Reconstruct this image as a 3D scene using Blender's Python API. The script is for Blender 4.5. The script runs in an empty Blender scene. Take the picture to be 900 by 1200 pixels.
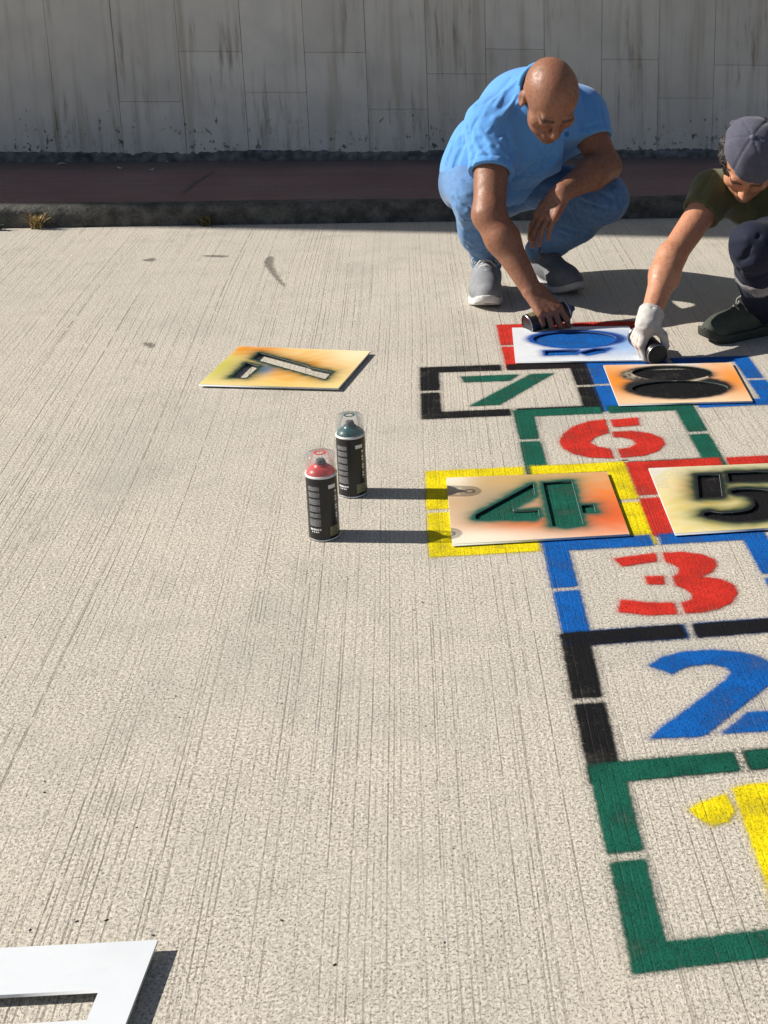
import bpy, bmesh, math, random
import numpy as np
from mathutils import Vector, Matrix
random.seed(7); np.random.seed(7)
SC = bpy.context.scene
COL = SC.collection
# ------------------------------------------------------------------ camera
# lens data solved from the photograph (900 x 1200 px frame, off-centre optical axis of a cropped picture)
PX, PY, FPX = 810.05, 430.0, 1651.7
PITCH, YAW, ROLL, CAMH = 0.318827, 0.201025, 0.028343, 1.32335
_F = np.array([math.sin(YAW)*math.cos(PITCH), math.cos(YAW)*math.cos(PITCH), -math.sin(PITCH)])
_R = np.cross(_F, [0, 0, 1]); _R /= np.linalg.norm(_R); _U = np.cross(_R, _F)
_c, _s = math.cos(ROLL), math.sin(ROLL)
CR, CU = _c*_R + _s*_U, -_s*_R + _c*_U
cam_d = bpy.data.cameras.new('camera'); cam = bpy.data.objects.new('camera', cam_d); COL.objects.link(cam)
cam.matrix_world = Matrix(((CR[0], CU[0], -_F[0], 0), (CR[1], CU[1], -_F[1], 0), (CR[2], CU[2], -_F[2], CAMH), (0, 0, 0, 1)))
cam_d.sensor_fit = 'VERTICAL'; cam_d.sensor_height = 36.0; cam_d.sensor_width = 27.0
cam_d.lens = FPX/1200*36.0
cam_d.shift_x = (450-PX)/1200.0; cam_d.shift_y = (PY-600)/1200.0
cam_d.clip_start = 0.05; cam_d.clip_end = 500
SC.camera = cam
SC.render.resolution_x, SC.render.resolution_y = 768, 1024
# ------------------------------------------------------------------ light
SUN_EL, SUN_AZ = math.radians(34.5), math.radians(9.3)     # shadows run to +X and a little towards the camera
sun_dir = Vector((-math.cos(SUN_AZ)*math.cos(SUN_EL), math.sin(SUN_AZ)*math.cos(SUN_EL), math.sin(SUN_EL)))
W = bpy.data.worlds.new('World'); SC.world = W; W.use_nodes = True
wn = W.node_tree.nodes; sky = wn.new('ShaderNodeTexSky'); sky.sky_type = 'NISHITA'; sky.sun_disc = False
sky.sun_elevation = SUN_EL; sky.sun_rotation = math.atan2(sun_dir.x, sun_dir.y)
sky.air_density = 1.0; sky.dust_density = 1.0; sky.ozone_density = 1.2
bg = wn['Background']; bg.inputs['Strength'].default_value = 0.05
W.node_tree.links.new(sky.outputs[0], bg.inputs[0])
sun_l = bpy.data.lights.new('sun', 'SUN'); sun_l.energy = 5.0; sun_l.angle = math.radians(0.53); sun_l.color = (1.0, 0.94, 0.85)
sun_o = bpy.data.objects.new('sun', sun_l); COL.objects.link(sun_o)
sun_o.rotation_euler = sun_dir.to_track_quat('Z', 'Y').to_euler(); sun_o.location = (-6, 1, 8)
SC.view_settings.view_transform = 'Standard'; SC.view_settings.look = 'None'
SC.view_settings.exposure = 0.47; SC.view_settings.gamma = 1.0
# ------------------------------------------------------------------ pixel -> place helpers
def ray(x, y): return CR*((x-PX)/FPX) - CU*((y-PY)/FPX) + _F
def G(x, y, z=0.0):
    r = ray(x, y); t = (z-CAMH)/r[2]; return np.array([0, 0, CAMH]) + r*t
def AY(x, y, Y):
    r = ray(x, y); return np.array([0, 0, CAMH]) + r*(Y/r[1])
def crop(pts, s, ox, oy): return [(ox+x/s, oy+y/s) for x, y in pts]
def ground_poly(pts, z=0.0): return np.array([G(x, y, z)[:2] for x, y in pts])
# ------------------------------------------------------------------ objects
def tag(o, label=None, cat=None, group=None, kind=None):
    if label: o['label'] = label
    if cat: o['category'] = cat
    if group: o['group'] = group
    if kind: o['kind'] = kind
    return o
def empty(name, loc=(0, 0, 0)):
    o = bpy.data.objects.new(name, None); COL.objects.link(o); o.location = loc; o.empty_display_size = 0.05; return o
def mesh_obj(name, v, f, mat, parent=None, smooth=False, loc=None):
    me = bpy.data.meshes.new(name)
    if isinstance(v, np.ndarray): v = v.tolist()
    if isinstance(f, np.ndarray): f = f.tolist()
    me.from_pydata(v, [], f); me.update()
    if smooth: me.polygons.foreach_set('use_smooth', np.ones(len(me.polygons), bool))
    if mat: me.materials.append(mat)
    o = bpy.data.objects.new(name, me); COL.objects.link(o)
    if loc is not None: o.location = loc
    if parent: adopt(o, parent)
    return o
def adopt(o, parent):
    o.parent = parent
    m = Matrix.Translation(-Vector(world_loc(parent)))
    o.matrix_parent_inverse = m if isinstance(parent.data, type(None)) or parent.location.length > 0 else Matrix()
def world_loc(o):
    l = Vector(o.location)
    p = o.parent
    return l
def bm_obj(name, bm, mat, parent=None, smooth=False):
    me = bpy.data.meshes.new(name); bm.to_mesh(me); bm.free()
    if smooth: me.polygons.foreach_set('use_smooth', np.ones(len(me.polygons), bool))
    if mat: me.materials.append(mat)
    o = bpy.data.objects.new(name, me); COL.objects.link(o)
    if parent: adopt(o, parent)
    return o
def add_box(bm, lo, hi, bev=0.0):
    g = bmesh.ops.create_cube(bm, size=1.0)
    vs = g['verts']
    for v in vs:
        v.co = Vector([(lo[i]+hi[i])/2 + v.co[i]*(hi[i]-lo[i]) for i in range(3)])
    if bev > 0:
        es = {e for v in vs for e in v.link_edges}
        bmesh.ops.bevel(bm, geom=list(es), offset=bev, segments=1, affect='EDGES', profile=0.5)
def add_tube(bm, pts, rads, seg=8, cap=True):
    pts = [Vector(p) for p in pts]; rings = []
    n = len(pts); t0 = (pts[1]-pts[0]).normalized()
    ref = Vector((0, 0, 1)) if abs(t0.z) < 0.9 else Vector((1, 0, 0))
    for i, p in enumerate(pts):
        t = (pts[min(i+1, n-1)]-pts[max(i-1, 0)]).normalized()
        a = t.cross(ref).normalized(); b = t.cross(a)
        rings.append([bm.verts.new(p + (a*math.cos(q)+b*math.sin(q))*rads[i]) for q in [2*math.pi*k/seg for k in range(seg)]])
    for r0, r1 in zip(rings, rings[1:]):
        for k in range(seg): bm.faces.new((r0[k], r0[(k+1) % seg], r1[(k+1) % seg], r1[k]))
    if cap:
        bm.faces.new(rings[0][::-1]); bm.faces.new(rings[-1])
def lathe(bm, prof, seg=40, a0=0.0, a1=2*math.pi, closed=True):
    rings = []; m = seg if closed else seg+1
    for r, z in prof:
        rings.append([bm.verts.new((r*math.cos(a0+(a1-a0)*k/seg), r*math.sin(a0+(a1-a0)*k/seg), z)) for k in range(m)])
    for r0, r1 in zip(rings, rings[1:]):
        for k in range(seg):
            k2 = (k+1) % m
            bm.faces.new((r0[k], r0[k2], r1[k2], r1[k]))
    return rings
# ------------------------------------------------------------------ materials
class NT:
    """tiny node builder"""
    def __init__(s, name):
        s.m = bpy.data.materials.new(name); s.m.use_nodes = True; s.t = s.m.node_tree; s.b = s.t.nodes['Principled BSDF']; s.out = s.t.nodes['Material Output']
    def n(s, typ, **kw):
        nd = s.t.nodes.new(typ)
        for k, v in kw.items(): setattr(nd, k, v)
        return nd
    def link(s, a, b): s.t.links.new(a, b)
    def val(s, sock, v):
        if hasattr(v, 'links') or hasattr(v, 'is_output'): s.link(v, sock)
        else: sock.default_value = v
    def math(s, op, a, b=0.0, c=0.0, clamp=False):
        nd = s.n('ShaderNodeMath', operation=op, use_clamp=clamp)
        for i, v in enumerate((a, b, c)): s.val(nd.inputs[i], v)
        return nd.outputs[0]
    def mapr(s, v, a, b, c=0.0, d=1.0, smooth=True):
        nd = s.n('ShaderNodeMapRange', interpolation_type='SMOOTHSTEP' if smooth else 'LINEAR')
        s.val(nd.inputs[0], v)
        for i, q in enumerate((a, b, c, d)): s.val(nd.inputs[i+1], q)
        return nd.outputs[0]
    def mix(s, fac, a, b, blend='MIX'):
        nd = s.n('ShaderNodeMix', data_type='RGBA', blend_type=blend)
        s.val(nd.inputs[0], fac)
        for i, v in ((6, a), (7, b)):
            if isinstance(v, tuple): nd.inputs[i].default_value = v if len(v) == 4 else (*v, 1)
            else: s.link(v, nd.inputs[i])
        return nd.outputs[2]
    def pos(s): return s.n('ShaderNodeNewGeometry').outputs['Position']
    def obj(s): return s.n('ShaderNodeTexCoord').outputs['Object']
    def mapping(s, vec, scale=(1, 1, 1), loc=(0, 0, 0), rot=(0, 0, 0)):
        nd = s.n('ShaderNodeMapping'); s.link(vec, nd.inputs[0])
        nd.inputs[1].default_value = loc; nd.inputs[2].default_value = rot; nd.inputs[3].default_value = scale
        return nd.outputs[0]
    def noise(s, vec, scale, detail=2.0, rough=0.5, dist=0.0):
        nd = s.n('ShaderNodeTexNoise'); s.link(vec, nd.inputs['Vector'])
        nd.inputs['Scale'].default_value = scale; nd.inputs['Detail'].default_value = detail
        nd.inputs['Roughness'].default_value = rough; nd.inputs['Distortion'].default_value = dist
        return nd.outputs[0]
    def voro(s, vec, scale, feature='F1'):
        nd = s.n('ShaderNodeTexVoronoi', feature=feature); s.link(vec, nd.inputs['Vector']); nd.inputs['Scale'].default_value = scale
        return nd.outputs[0]
    def bump(s, h, strength=0.5, dist=0.002, prev=None):
        nd = s.n('ShaderNodeBump'); s.link(h, nd.inputs['Height']); nd.inputs['Strength'].default_value = strength; nd.inputs['Distance'].default_value = dist
        if prev is not None: s.link(prev, nd.inputs['Normal'])
        return nd.outputs[0]
    def attr(s, name, typ='GEOMETRY'):
        return s.n('ShaderNodeAttribute', attribute_name=name, attribute_type=typ)
    def objrand(s): return s.n('ShaderNodeObjectInfo').outputs['Random']
    def set(s, **kw):
        for k, v in kw.items():
            k = {'color': 'Base Color', 'rough': 'Roughness', 'normal': 'Normal', 'metal': 'Metallic', 'spec': 'Specular IOR Level', 'alpha': 'Alpha', 'sss': 'Subsurface Weight', 'sheen': 'Sheen Weight'}[k]
            if isinstance(v, tuple) and len(v) == 3: v = (*v, 1)
            s.val(s.b.inputs[k], v)
        return s
def S(r, g, b):
    f = lambda c: ((c/255+0.055)/1.055)**2.4 if c/255 > 0.04045 else c/255/12.92
    return (f(r), f(g), f(b))
def concrete_relief(t):
    """brushed concrete: long drag lines along Y, fine bristle marks, grit; returns position, normal, line mask, grit, pits"""
    p = t.pos()
    sx = t.n('ShaderNodeSeparateXYZ'); t.link(p, sx.inputs[0])
    warp = t.noise(t.mapping(p, (1.1, 0.5, 0)), 1.0, 0)
    xw = t.math('MULTIPLY_ADD', warp, 0.05, sx.outputs[0])
    def stretched(kx, ky, off):
        c = t.n('ShaderNodeCombineXYZ'); t.link(t.math('MULTIPLY', xw, kx), c.inputs[0]); t.link(t.math('MULTIPLY_ADD', sx.outputs[1], ky, off), c.inputs[1])
        return c.outputs[0]
    def drag(pitch, width, off, keep):
        """thin drag lines: at most one per pitch, each at its own place and strength, fading in and out along its length"""
        u = t.math('MULTIPLY_ADD', xw, 1.0/pitch, off); cell = t.math('FLOOR', u); fr = t.math('SUBTRACT', u, cell)
        wn = t.n('ShaderNodeTexWhiteNoise', noise_dimensions='1D'); t.link(cell, wn.inputs['W'])
        sc = t.n('ShaderNodeSeparateColor'); t.link(wn.outputs['Color'], sc.inputs[0])
        cen = t.math('MULTIPLY_ADD', sc.outputs[0], 0.7, 0.15)
        d = t.math('ABSOLUTE', t.math('SUBTRACT', fr, cen))
        ln = t.mapr(d, width/pitch*0.25, width/pitch*0.75, 1, 0)
        c = t.n('ShaderNodeCombineXYZ'); t.link(t.math('MULTIPLY', cell, 3.7), c.inputs[0]); t.link(t.math('MULTIPLY', sx.outputs[1], 0.8), c.inputs[1])
        fade = t.mapr(t.noise(c.outputs[0], 1.0, 2), 0.38, 0.60)
        return t.math('MULTIPLY', ln, t.math('MULTIPLY', fade, t.mapr(sc.outputs[1], 1-keep, 1.0, 0.0, 1.0, False)))
    l1 = drag(0.052, 0.0034, 0.3, 0.85)
    l2 = drag(0.0105, 0.0026, 0.7, 1.3)
    rub = t.mapr(t.noise(t.mapping(p, (1.7, 0.9, 0), (3.1, 0.4, 0)), 1.0, 2), 0.32, 0.54, 0.45, 1.0)
    grit = t.noise(p, 165, 2, 0.75)
    brk = t.mapr(t.noise(t.mapping(p, (60, 16, 0)), 1.0, 1), 0.34, 0.5, 0.15, 1.0)
    lines = t.math('MULTIPLY', t.math('MAXIMUM', l1, t.math('MULTIPLY', t.math('MULTIPLY', l2, 0.9), rub)), brk)
    bristle = t.noise(stretched(170, 2.4, 3), 1.0, 1, 0.6)
    pits = t.mapr(t.noise(p, 235, 2, 0.75), 0.545, 0.64, 0, 1)
    h = t.math('MULTIPLY_ADD', lines, -0.40, t.math('MULTIPLY', grit, 0.7))
    h = t.math('MULTIPLY_ADD', t.math('MULTIPLY', bristle, rub), 0.35, h)
    h = t.math('MULTIPLY_ADD', pits, -0.55, h)
    nrm = t.bump(h, 0.55, 0.0032)
    return p, nrm, lines, grit, pits
def mat_ground():
    t = NT('brushed_concrete'); p, nrm, lines, grit, pits = concrete_relief(t)
    big = t.noise(p, 1.1, 4, 0.6); mid = t.noise(p, 9, 4, 0.6)
    c = t.mix(t.mapr(grit, 0.25, 0.75), (0.36, 0.325, 0.272), (0.76, 0.70, 0.60))
    c = t.mix(t.mapr(big, 0.3, 0.7, 0.0, 0.35), c, (0.46, 0.44, 0.40))
    c = t.mix(t.mapr(mid, 0.5, 0.75, 0.0, 0.30), c, (0.33, 0.31, 0.28))
    c = t.mix(t.mapr(t.noise(t.mapping(p, (2.3, 1.6, 0), (4, 9, 0)), 1.0, 4, 0.6), 0.52, 0.72, 0.0, 0.45), c, (0.36, 0.35, 0.33))
    c = t.mix(t.mapr(t.noise(t.mapping(p, (3.1, 3.1, 0), (11, 2, 0)), 1.0, 3, 0.6), 0.55, 0.75, 0.0, 0.4), c, (0.62, 0.55, 0.46))
    c = t.mix(t.math('MULTIPLY', pits, t.mapr(t.noise(p, 5, 3), 0.3, 0.7, 0.5, 0.85)), c, (0.13, 0.118, 0.10))
    c = t.mix(t.math('MULTIPLY', lines, 0.74), c, (0.15, 0.13, 0.105))
    sp = t.mapr(t.voro(p, 75), 0.0, 0.14, 1, 0)
    sp = t.math('MULTIPLY', sp, t.mapr(t.noise(p, 14, 2), 0.52, 0.62))
    c = t.mix(t.math('MULTIPLY', sp, 0.6), c, (0.12, 0.11, 0.10))
    t.set(color=c, rough=0.88, normal=nrm, spec=0.3)
    return t.m
def mat_paint(name, col, soft=0.0032, worn=0.35):
    """spray paint lying in the relief of the concrete; 'sd' = distance to the stencil edge"""
    t = NT(name); p, nrm, lines, grit, pits = concrete_relief(t)
    sd = t.attr('sd').outputs['Fac']
    sp = t.noise(p, 420, 2, 0.6); wob = t.noise(p, 45, 2)
    e = t.math('ADD', sd, t.math('MULTIPLY', t.math('SUBTRACT', sp, 0.5), 0.010))
    e = t.math('ADD', e, t.math('MULTIPLY', t.math('SUBTRACT', wob, 0.5), 0.006))
    core = t.mapr(e, soft, -soft, 0, 1)
    halo = t.math('MULTIPLY', t.mapr(sd, 0.020, -0.004, 0, 0.7), t.mapr(t.math('SUBTRACT', sp, t.math('MULTIPLY', sd, 8.0)), 0.42, 0.60))
    cov = t.math('MAXIMUM', core, halo)
    thin = t.noise(p, 11, 3, 0.6)
    cov = t.math('MULTIPLY', cov, t.mapr(thin, 0.30, 0.52, 0.82, 1.0))
    bare = t.math('MULTIPLY', t.mapr(grit, 0.56, 0.70), worn*0.9)
    bare = t.math('MAXIMUM', bare, t.math('MULTIPLY', lines, worn*0.8))
    cov = t.math('MULTIPLY', cov, t.math('SUBTRACT', 1.0, bare))
    dark = tuple(c*0.72 for c in col)
    c = t.mix(t.mapr(thin, 0.3, 0.7), dark, col)
    c = t.mix(t.math('MULTIPLY', pits, 0.55), c, tuple(c*0.35 for c in col))
    t.set(color=c, rough=0.78, normal=nrm, spec=0.16, alpha=cov)
    return t.m
def mat_plain(name, col, rough=0.5, var=0.12, scale=60, bump=0.15, metal=0.0, spec=0.5):
    t = NT(name); p = t.obj(); n = t.noise(p, scale, 3)
    c = t.mix(t.mapr(n, 0.25, 0.75), tuple(c*(1-var) for c in col), tuple(min(1, c*(1+var)) for c in col))
    t.set(color=c, rough=rough, metal=metal, spec=spec)
    if bump: t.set(normal=t.bump(t.noise(p, scale*3, 3), bump, 0.001))
    return t.m
def mat_vcol(name, rough=0.6, bump=0.2, scale=300, sheen=0.0, sss=0.0, weave=False, spec=0.4, var=0.10, bdist=0.001):
    t = NT(name); p = t.obj(); a = t.attr('tint').outputs['Color']
    n = t.noise(p, scale*0.12, 3)
    c = t.mix(t.mapr(n, 0.25, 0.75, 0, 1), a, (1-var*1.6,)*3, 'MULTIPLY') if var else a
    t.set(color=c, rough=rough, spec=spec)
    h = t.noise(p, scale, 3)
    if bump: t.set(normal=t.bump(h, bump, bdist))
    if sheen: t.set(sheen=sheen)
    if sss:
        t.set(sss=sss); t.b.inputs['Subsurface Radius'].default_value = (0.010, 0.004, 0.002); t.b.inputs['Subsurface Scale'].default_value = 0.6
    return t.m
M_GROUND = mat_ground()
PAINT = {k: mat_paint('spray_paint_'+k, v) for k, v in dict(red=(0.60, 0.030, 0.018), blue=(0.002, 0.112, 0.44), green=(0.006, 0.105, 0.068), black=(0.007, 0.007, 0.009), yellow=(0.86, 0.70, 0.004)).items()}
# =================================================================== SETTING
KY, KZ, WY = 5.985, 0.082, 7.02          # kerb face, pavement height, wall face
gs = 45.0
ground = mesh_obj('ground', [(-gs, -gs, 0), (gs, -gs, 0), (gs, gs, 0), (-gs, gs, 0)], [(0, 1, 2, 3)], M_GROUND)
tag(ground, 'pale brushed concrete yard with long drag lines', 'ground', kind='structure')
def mat_sidewalk():
    t = NT('worn_red_pavement'); p = t.pos()
    n = t.noise(p, 3.0, 5, 0.65); g = t.noise(p, 160, 3)
    c = t.mix(t.mapr(n, 0.3, 0.7), (0.23, 0.125, 0.115), (0.29, 0.18, 0.165))
    c = t.mix(t.mapr(g, 0.35, 0.7, 0, 0.5), c, (0.14, 0.10, 0.095))
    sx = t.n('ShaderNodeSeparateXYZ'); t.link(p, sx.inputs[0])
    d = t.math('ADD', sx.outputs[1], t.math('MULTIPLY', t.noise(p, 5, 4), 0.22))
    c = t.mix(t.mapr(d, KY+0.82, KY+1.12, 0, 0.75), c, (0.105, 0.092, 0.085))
    wave = t.mapr(t.noise(t.mapping(p, (0.7, 26, 1)), 1.0, 3), 0.4, 0.65, 0, 0.35)
    c = t.mix(wave, c, (0.14, 0.115, 0.11))
    t.set(color=c, rough=0.85, normal=t.bump(g, 0.5, 0.003)); return t.m
def mat_kerb():
    t = NT('grimy_kerb_stone'); p = t.pos()
    n = t.noise(p, 16, 5, 0.7); g = t.noise(p, 90, 4, 0.7)
    c = t.mix(t.mapr(n, 0.3, 0.7), (0.05, 0.047, 0.042), (0.15, 0.14, 0.122))
    c = t.mix(t.mapr(g, 0.5, 0.7, 0, 0.6), c, (0.03, 0.032, 0.026))
    t.set(color=c, rough=0.9, normal=t.bump(t.math('ADD', n, t.math('MULTIPLY', g, 0.5)), 0.9, 0.012)); return t.m
def strip_mesh(name, prof, x0, x1, dx, mat, jitter):
    """a profile (y,z) swept along X with a little unevenness"""
    xs = np.arange(x0, x1+dx/2, dx); v = []; f = []; m = len(prof)
    for i, x in enumerate(xs):
        for j, (y, z, k) in enumerate(prof):
            a = (math.sin(x*7.1+j)*0.5 + math.sin(x*17.3+2*j)*0.3 + random.uniform(-.5, .5))*jitter*k
            b = (math.sin(x*5.3+j*1.7)*0.5 + random.uniform(-.5, .5))*jitter*k
            v.append((x, y+a, z+b))
    for i in range(len(xs)-1):
        for j in range(m-1):
            a = i*m+j; f.append((a, a+m, a+m+1, a+1))
    return mesh_obj(name, v, f, mat, smooth=True)
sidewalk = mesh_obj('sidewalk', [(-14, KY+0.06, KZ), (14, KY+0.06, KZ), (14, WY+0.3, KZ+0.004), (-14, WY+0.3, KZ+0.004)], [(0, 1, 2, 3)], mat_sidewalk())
tag(sidewalk, 'dull red raised pavement along the foot of the wall', 'pavement', kind='structure')
kerb = strip_mesh('kerb', [(KY-0.004, -0.02, 0), (KY, 0.02, 1.0), (KY+0.004, 0.045, 1.2), (KY+0.006, 0.066, 1), (KY+0.016, 0.082, .6), (KY+0.045, KZ+0.004, .4), (KY+0.085, KZ+0.002, .3), (KY+0.09, KZ-0.03, 0)], -8, 8, 0.03, mat_kerb(), 0.006)
tag(kerb, 'dark grimy low kerb between the yard and the red pavement', 'kerb', kind='structure')
# ---- wall: stone panels, each its own piece
def mat_wall():
    t = NT('weathered_stone_panel'); p = t.pos(); rnd = t.objrand()
    sx = t.n('ShaderNodeSeparateXYZ'); t.link(p, sx.inputs[0])
    n = t.noise(p, 4, 5, 0.6); g = t.noise(p, 120, 3)
    c = t.mix(t.mapr(rnd, 0, 1, smooth=False), (0.66, 0.62, 0.555), (0.76, 0.72, 0.65))
    c = t.mix(t.mapr(n, 0.35, 0.7, 0, 0.5), c, (0.52, 0.49, 0.45))
    tone = t.noise(t.mapping(p, (17, 1, 0.9)), 1.0, 4, 0.6)
    c = t.mix(t.mapr(tone, 0.48, 0.70, 0, 0.55), c, (0.42, 0.36, 0.28))
    st = t.noise(t.mapping(p, (26, 1, 2.4), (3, 0, 5)), 1.0, 4, 0.65)
    msk = t.mapr(t.noise(t.mapping(p, (2.6, 1, 1.3), (1, 0, 0)), 1.0, 2), 0.45, 0.62)
    c = t.mix(t.math('MULTIPLY', t.mapr(st, 0.50, 0.74, 0, 0.75), msk), c, (0.19, 0.135, 0.085))
    low = t.mapr(sx.outputs[2], 0.12, 0.52, 1, 0)
    blot = t.noise(t.mapping(p, (34, 1, 24)), 1.0, 3, 0.65)
    blot = t.mapr(blot, t.math('SUBTRACT', 0.73, t.math('MULTIPLY', low, 0.185)), t.math('SUBTRACT', 0.79, t.math('MULTIPLY', low, 0.17)))
    blot = t.math('MULTIPLY', blot, t.mapr(t.noise(p, 3.4, 2), 0.42, 0.58, 0.1, 1))
    c = t.mix(t.math('MULTIPLY', blot, 0.85), c, (0.06, 0.055, 0.05))
    t.set(color=c, rough=0.8, normal=t.bump(t.math('ADD', t.math('MULTIPLY', g, 0.3), n), 0.4, 0.004)); return t.m
M_WALL = mat_wall(); M_CORE = mat_plain('dark_mortar', (0.16, 0.15, 0.14), 0.9, 0.3, 40, 0.4)
wall = empty('concrete_wall', (0, WY, 0))
tag(wall, 'grey streaked wall of tall stone panels in shade behind the two men', 'wall')
# the wall is the foot of a tall facade whose left end, out of the picture, ends the shade on pavement and kerb
bm = bmesh.new(); add_box(bm, (-7.53, WY+0.012, -0.02), (14, WY+0.60, 2.62)); bm_obj('core', bm, M_CORE, wall)
bm = bmesh.new(); add_box(bm, (-7.53, WY, 2.62), (14, WY+0.60, 11.0)); bm_obj('upper_face', bm, M_WALL, wall)
pitch = 0.2835; x00 = 0.087 - pitch*14
firstz = {6: 0.603, 7: None, 8: None, 9: 0.365, 10: 0.598, 11: 0.41, 12: 0.598, 13: 0.33, 14: 0.50, 15: 0.62, 16: 0.40, 17: 0.575, 18: 0.385, 19: 0.55}
panel_cache = {}
for i in range(0, 29):
    xa = x00 + i*pitch + 0.0007; xb = xa + pitch - 0.0016
    z = KZ - 0.01
    z1 = firstz.get(i, random.choice([0.36, 0.5, 0.62, None])) or 1.02
    zs = [z, z1]
    while zs[-1] < 2.58: zs.append(min(zs[-1]+random.choice([0.7, 0.9, 0.95]), 2.6))
    for a, b in zip(zs, zs[1:]):
        if b-a < 0.05: continue
        key = round(b-a, 3)
        if key not in panel_cache:
            bm = bmesh.new(); add_box(bm, (0, 0, 0), (xb-xa, 0.03, b-a-0.0012), 0.0008)
            o = bm_obj('panel', bm, M_WALL); panel_cache[key] = o.data
        else:
            o = bpy.data.objects.new('panel', panel_cache[key]); COL.objects.link(o)
        o.location = (xa, WY + random.uniform(-0.003, 0.003), a); adopt(o, wall)
M_GRIME = mat_plain('grimy_mortar', (0.14, 0.14, 0.135), 0.9, 0.55, 22, 0.6)
skirt = strip_mesh('mortar_skirting', [(WY-0.020, KZ-0.01, 0), (WY-0.017, KZ+0.012, 1.0), (WY-0.014, KZ+0.030, 1.0), (WY-0.010, KZ+0.044, 1.5), (WY+0.012, KZ+0.052, .6)], -5, 5, 0.017, M_GRIME, 0.009)
adopt(skirt, wall)
# =================================================================== PAINTED MARKS
def poly_sd(pts, poly):
    """signed distance (negative inside) from points Nx2 to one polygon"""
    a = poly; b = np.roll(poly, -1, axis=0); d = np.full(len(pts), 1e9); ins = np.zeros(len(pts), bool)
    for p0, p1 in zip(a, b):
        e = p1-p0; w = pts-p0; t = np.clip((w@e)/max(e@e, 1e-12), 0, 1)
        q = w - t[:, None]*e; d = np.minimum(d, (q*q).sum(1))
        c = (p0[1] <= pts[:, 1]) != (p1[1] <= pts[:, 1])
        with np.errstate(divide='ignore', invalid='ignore'):
            xi = p0[0] + (pts[:, 1]-p0[1])*e[0]/e[1] if e[1] != 0 else np.full(len(pts), -1e9)
        ins ^= c & (pts[:, 0] < xi)
    d = np.sqrt(d); return np.where(ins, -d, d)
def smooth_poly(poly, it=2):
    for _ in range(it):
        q = np.roll(poly, -1, axis=0); poly = np.stack([0.75*poly+0.25*q, 0.25*poly+0.75*q], 1).reshape(-1, 2)
    return poly
def grid_sheet(name, polys, z, mat, parent, margin=0.024, cell=0.006, keep=None):
    allp = np.concatenate(polys); lo = allp.min(0)-margin; hi = allp.max(0)+margin
    nx, ny = [int(math.ceil((hi[k]-lo[k])/cell))+1 for k in (0, 1)]
    X, Y = np.meshgrid(lo[0]+np.arange(nx)*cell, lo[1]+np.arange(ny)*cell, indexing='ij')
    P = np.stack([X.ravel(), Y.ravel()], 1); sd = np.full(len(P), 1e9)
    for q in polys: sd = np.minimum(sd, poly_sd(P, q))
    ok = (sd < margin)
    if keep is not None: ok &= keep(P)
    ok = ok.reshape(nx, ny); cellok = ok[:-1, :-1] & ok[1:, :-1] & ok[:-1, 1:] & ok[1:, 1:]
    i, j = np.nonzero(cellok); idx = i*ny+j
    F = np.stack([idx, idx+ny, idx+ny+1, idx+1], 1)
    used = np.unique(F); remap = np.full(nx*ny, -1); remap[used] = np.arange(len(used))
    V = np.column_stack([P[used], np.full(len(used), z)])
    o = mesh_obj(name, V, remap[F], mat, parent)
    at = o.data.attributes.new('sd', 'FLOAT', 'POINT'); at.data.foreach_set('value', sd[used].astype(np.float32))
    return o, P[used], sd[used]
def rect(x0, x1, y0, y1, j=0.0015):
    r = lambda: random.uniform(-j, j)
    return np.array([(x0+r(), y0+r()), (x1+r(), y0+r()), (x1+r(), y1+r()), (x0+r(), y1+r())])
ZM = [0.0007]
def square(x0, x1, y0, y1, colr, label, w=0.052, gap=0.019, skip=(), wh=None):
    root = empty('painted_square', ((x0+x1)/2, (y0+y1)/2, 0)); tag(root, label, 'painted square', 'hopscotch squares sprayed on the concrete')
    xm, ym, g = (x0+x1)/2, (y0+y1)/2, gap/2
    wh = wh or w
    Ls = {'tl': [(x0, ym+g), (x0+w, ym+g), (x0+w, y1-wh), (xm-g, y1-wh), (xm-g, y1), (x0, y1)],
          'tr': [(xm+g, y1), (xm+g, y1-wh), (x1-w, y1-wh), (x1-w, ym+g), (x1, ym+g), (x1, y1)],
          'bl': [(x0, y0), (xm-g, y0), (xm-g, y0+wh), (x0+w, y0+wh), (x0+w, ym-g), (x0, ym-g)],
          'br': [(xm+g, y0), (x1, y0), (x1, ym-g), (x1-w, ym-g), (x1-w, y0+wh), (xm+g, y0+wh)]}
    for k, pl in Ls.items():
        if k in skip: continue
        pl = np.array(pl) + np.random.uniform(-.0015, .0015, (len(pl), 2))
        grid_sheet('border_bar', [pl], ZM[0], PAINT[colr], root, cell=0.007); ZM[0] += 0.00002
    return root
def numeral(polys, colr, root, smooth=0, z=None):
    for q in polys:
        q = ground_poly(q)
        if smooth: q = smooth_poly(q, smooth)
        grid_sheet('numeral_stroke', [q], z or ZM[0], PAINT[colr], root, cell=0.005); ZM[0] += 0.00002
A0, A1, A2, A3, A4 = 0.003, 0.245, 0.492, 0.737, 0.983
sq9 = square(A1+0.008, A3-0.008, 3.962, 4.425, 'red', 'red sprayed square half hidden under the board with the blue nine')
sq7 = square(A0, A2, 3.572, 4.010, 'black', 'black sprayed square framing a green seven')
sq8 = square(A2+0.002, A4+0.01, 3.575, 4.015, 'blue', 'blue sprayed square under the orange board with the black eight')
sq6 = square(A1+0.002, A3+0.002, 3.157, 3.612, 'green', 'dark green sprayed square framing a red six')
sq4 = square(A0+0.004, A2, 2.735, 3.208, 'yellow', 'yellow sprayed square under the board with the green four')
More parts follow.
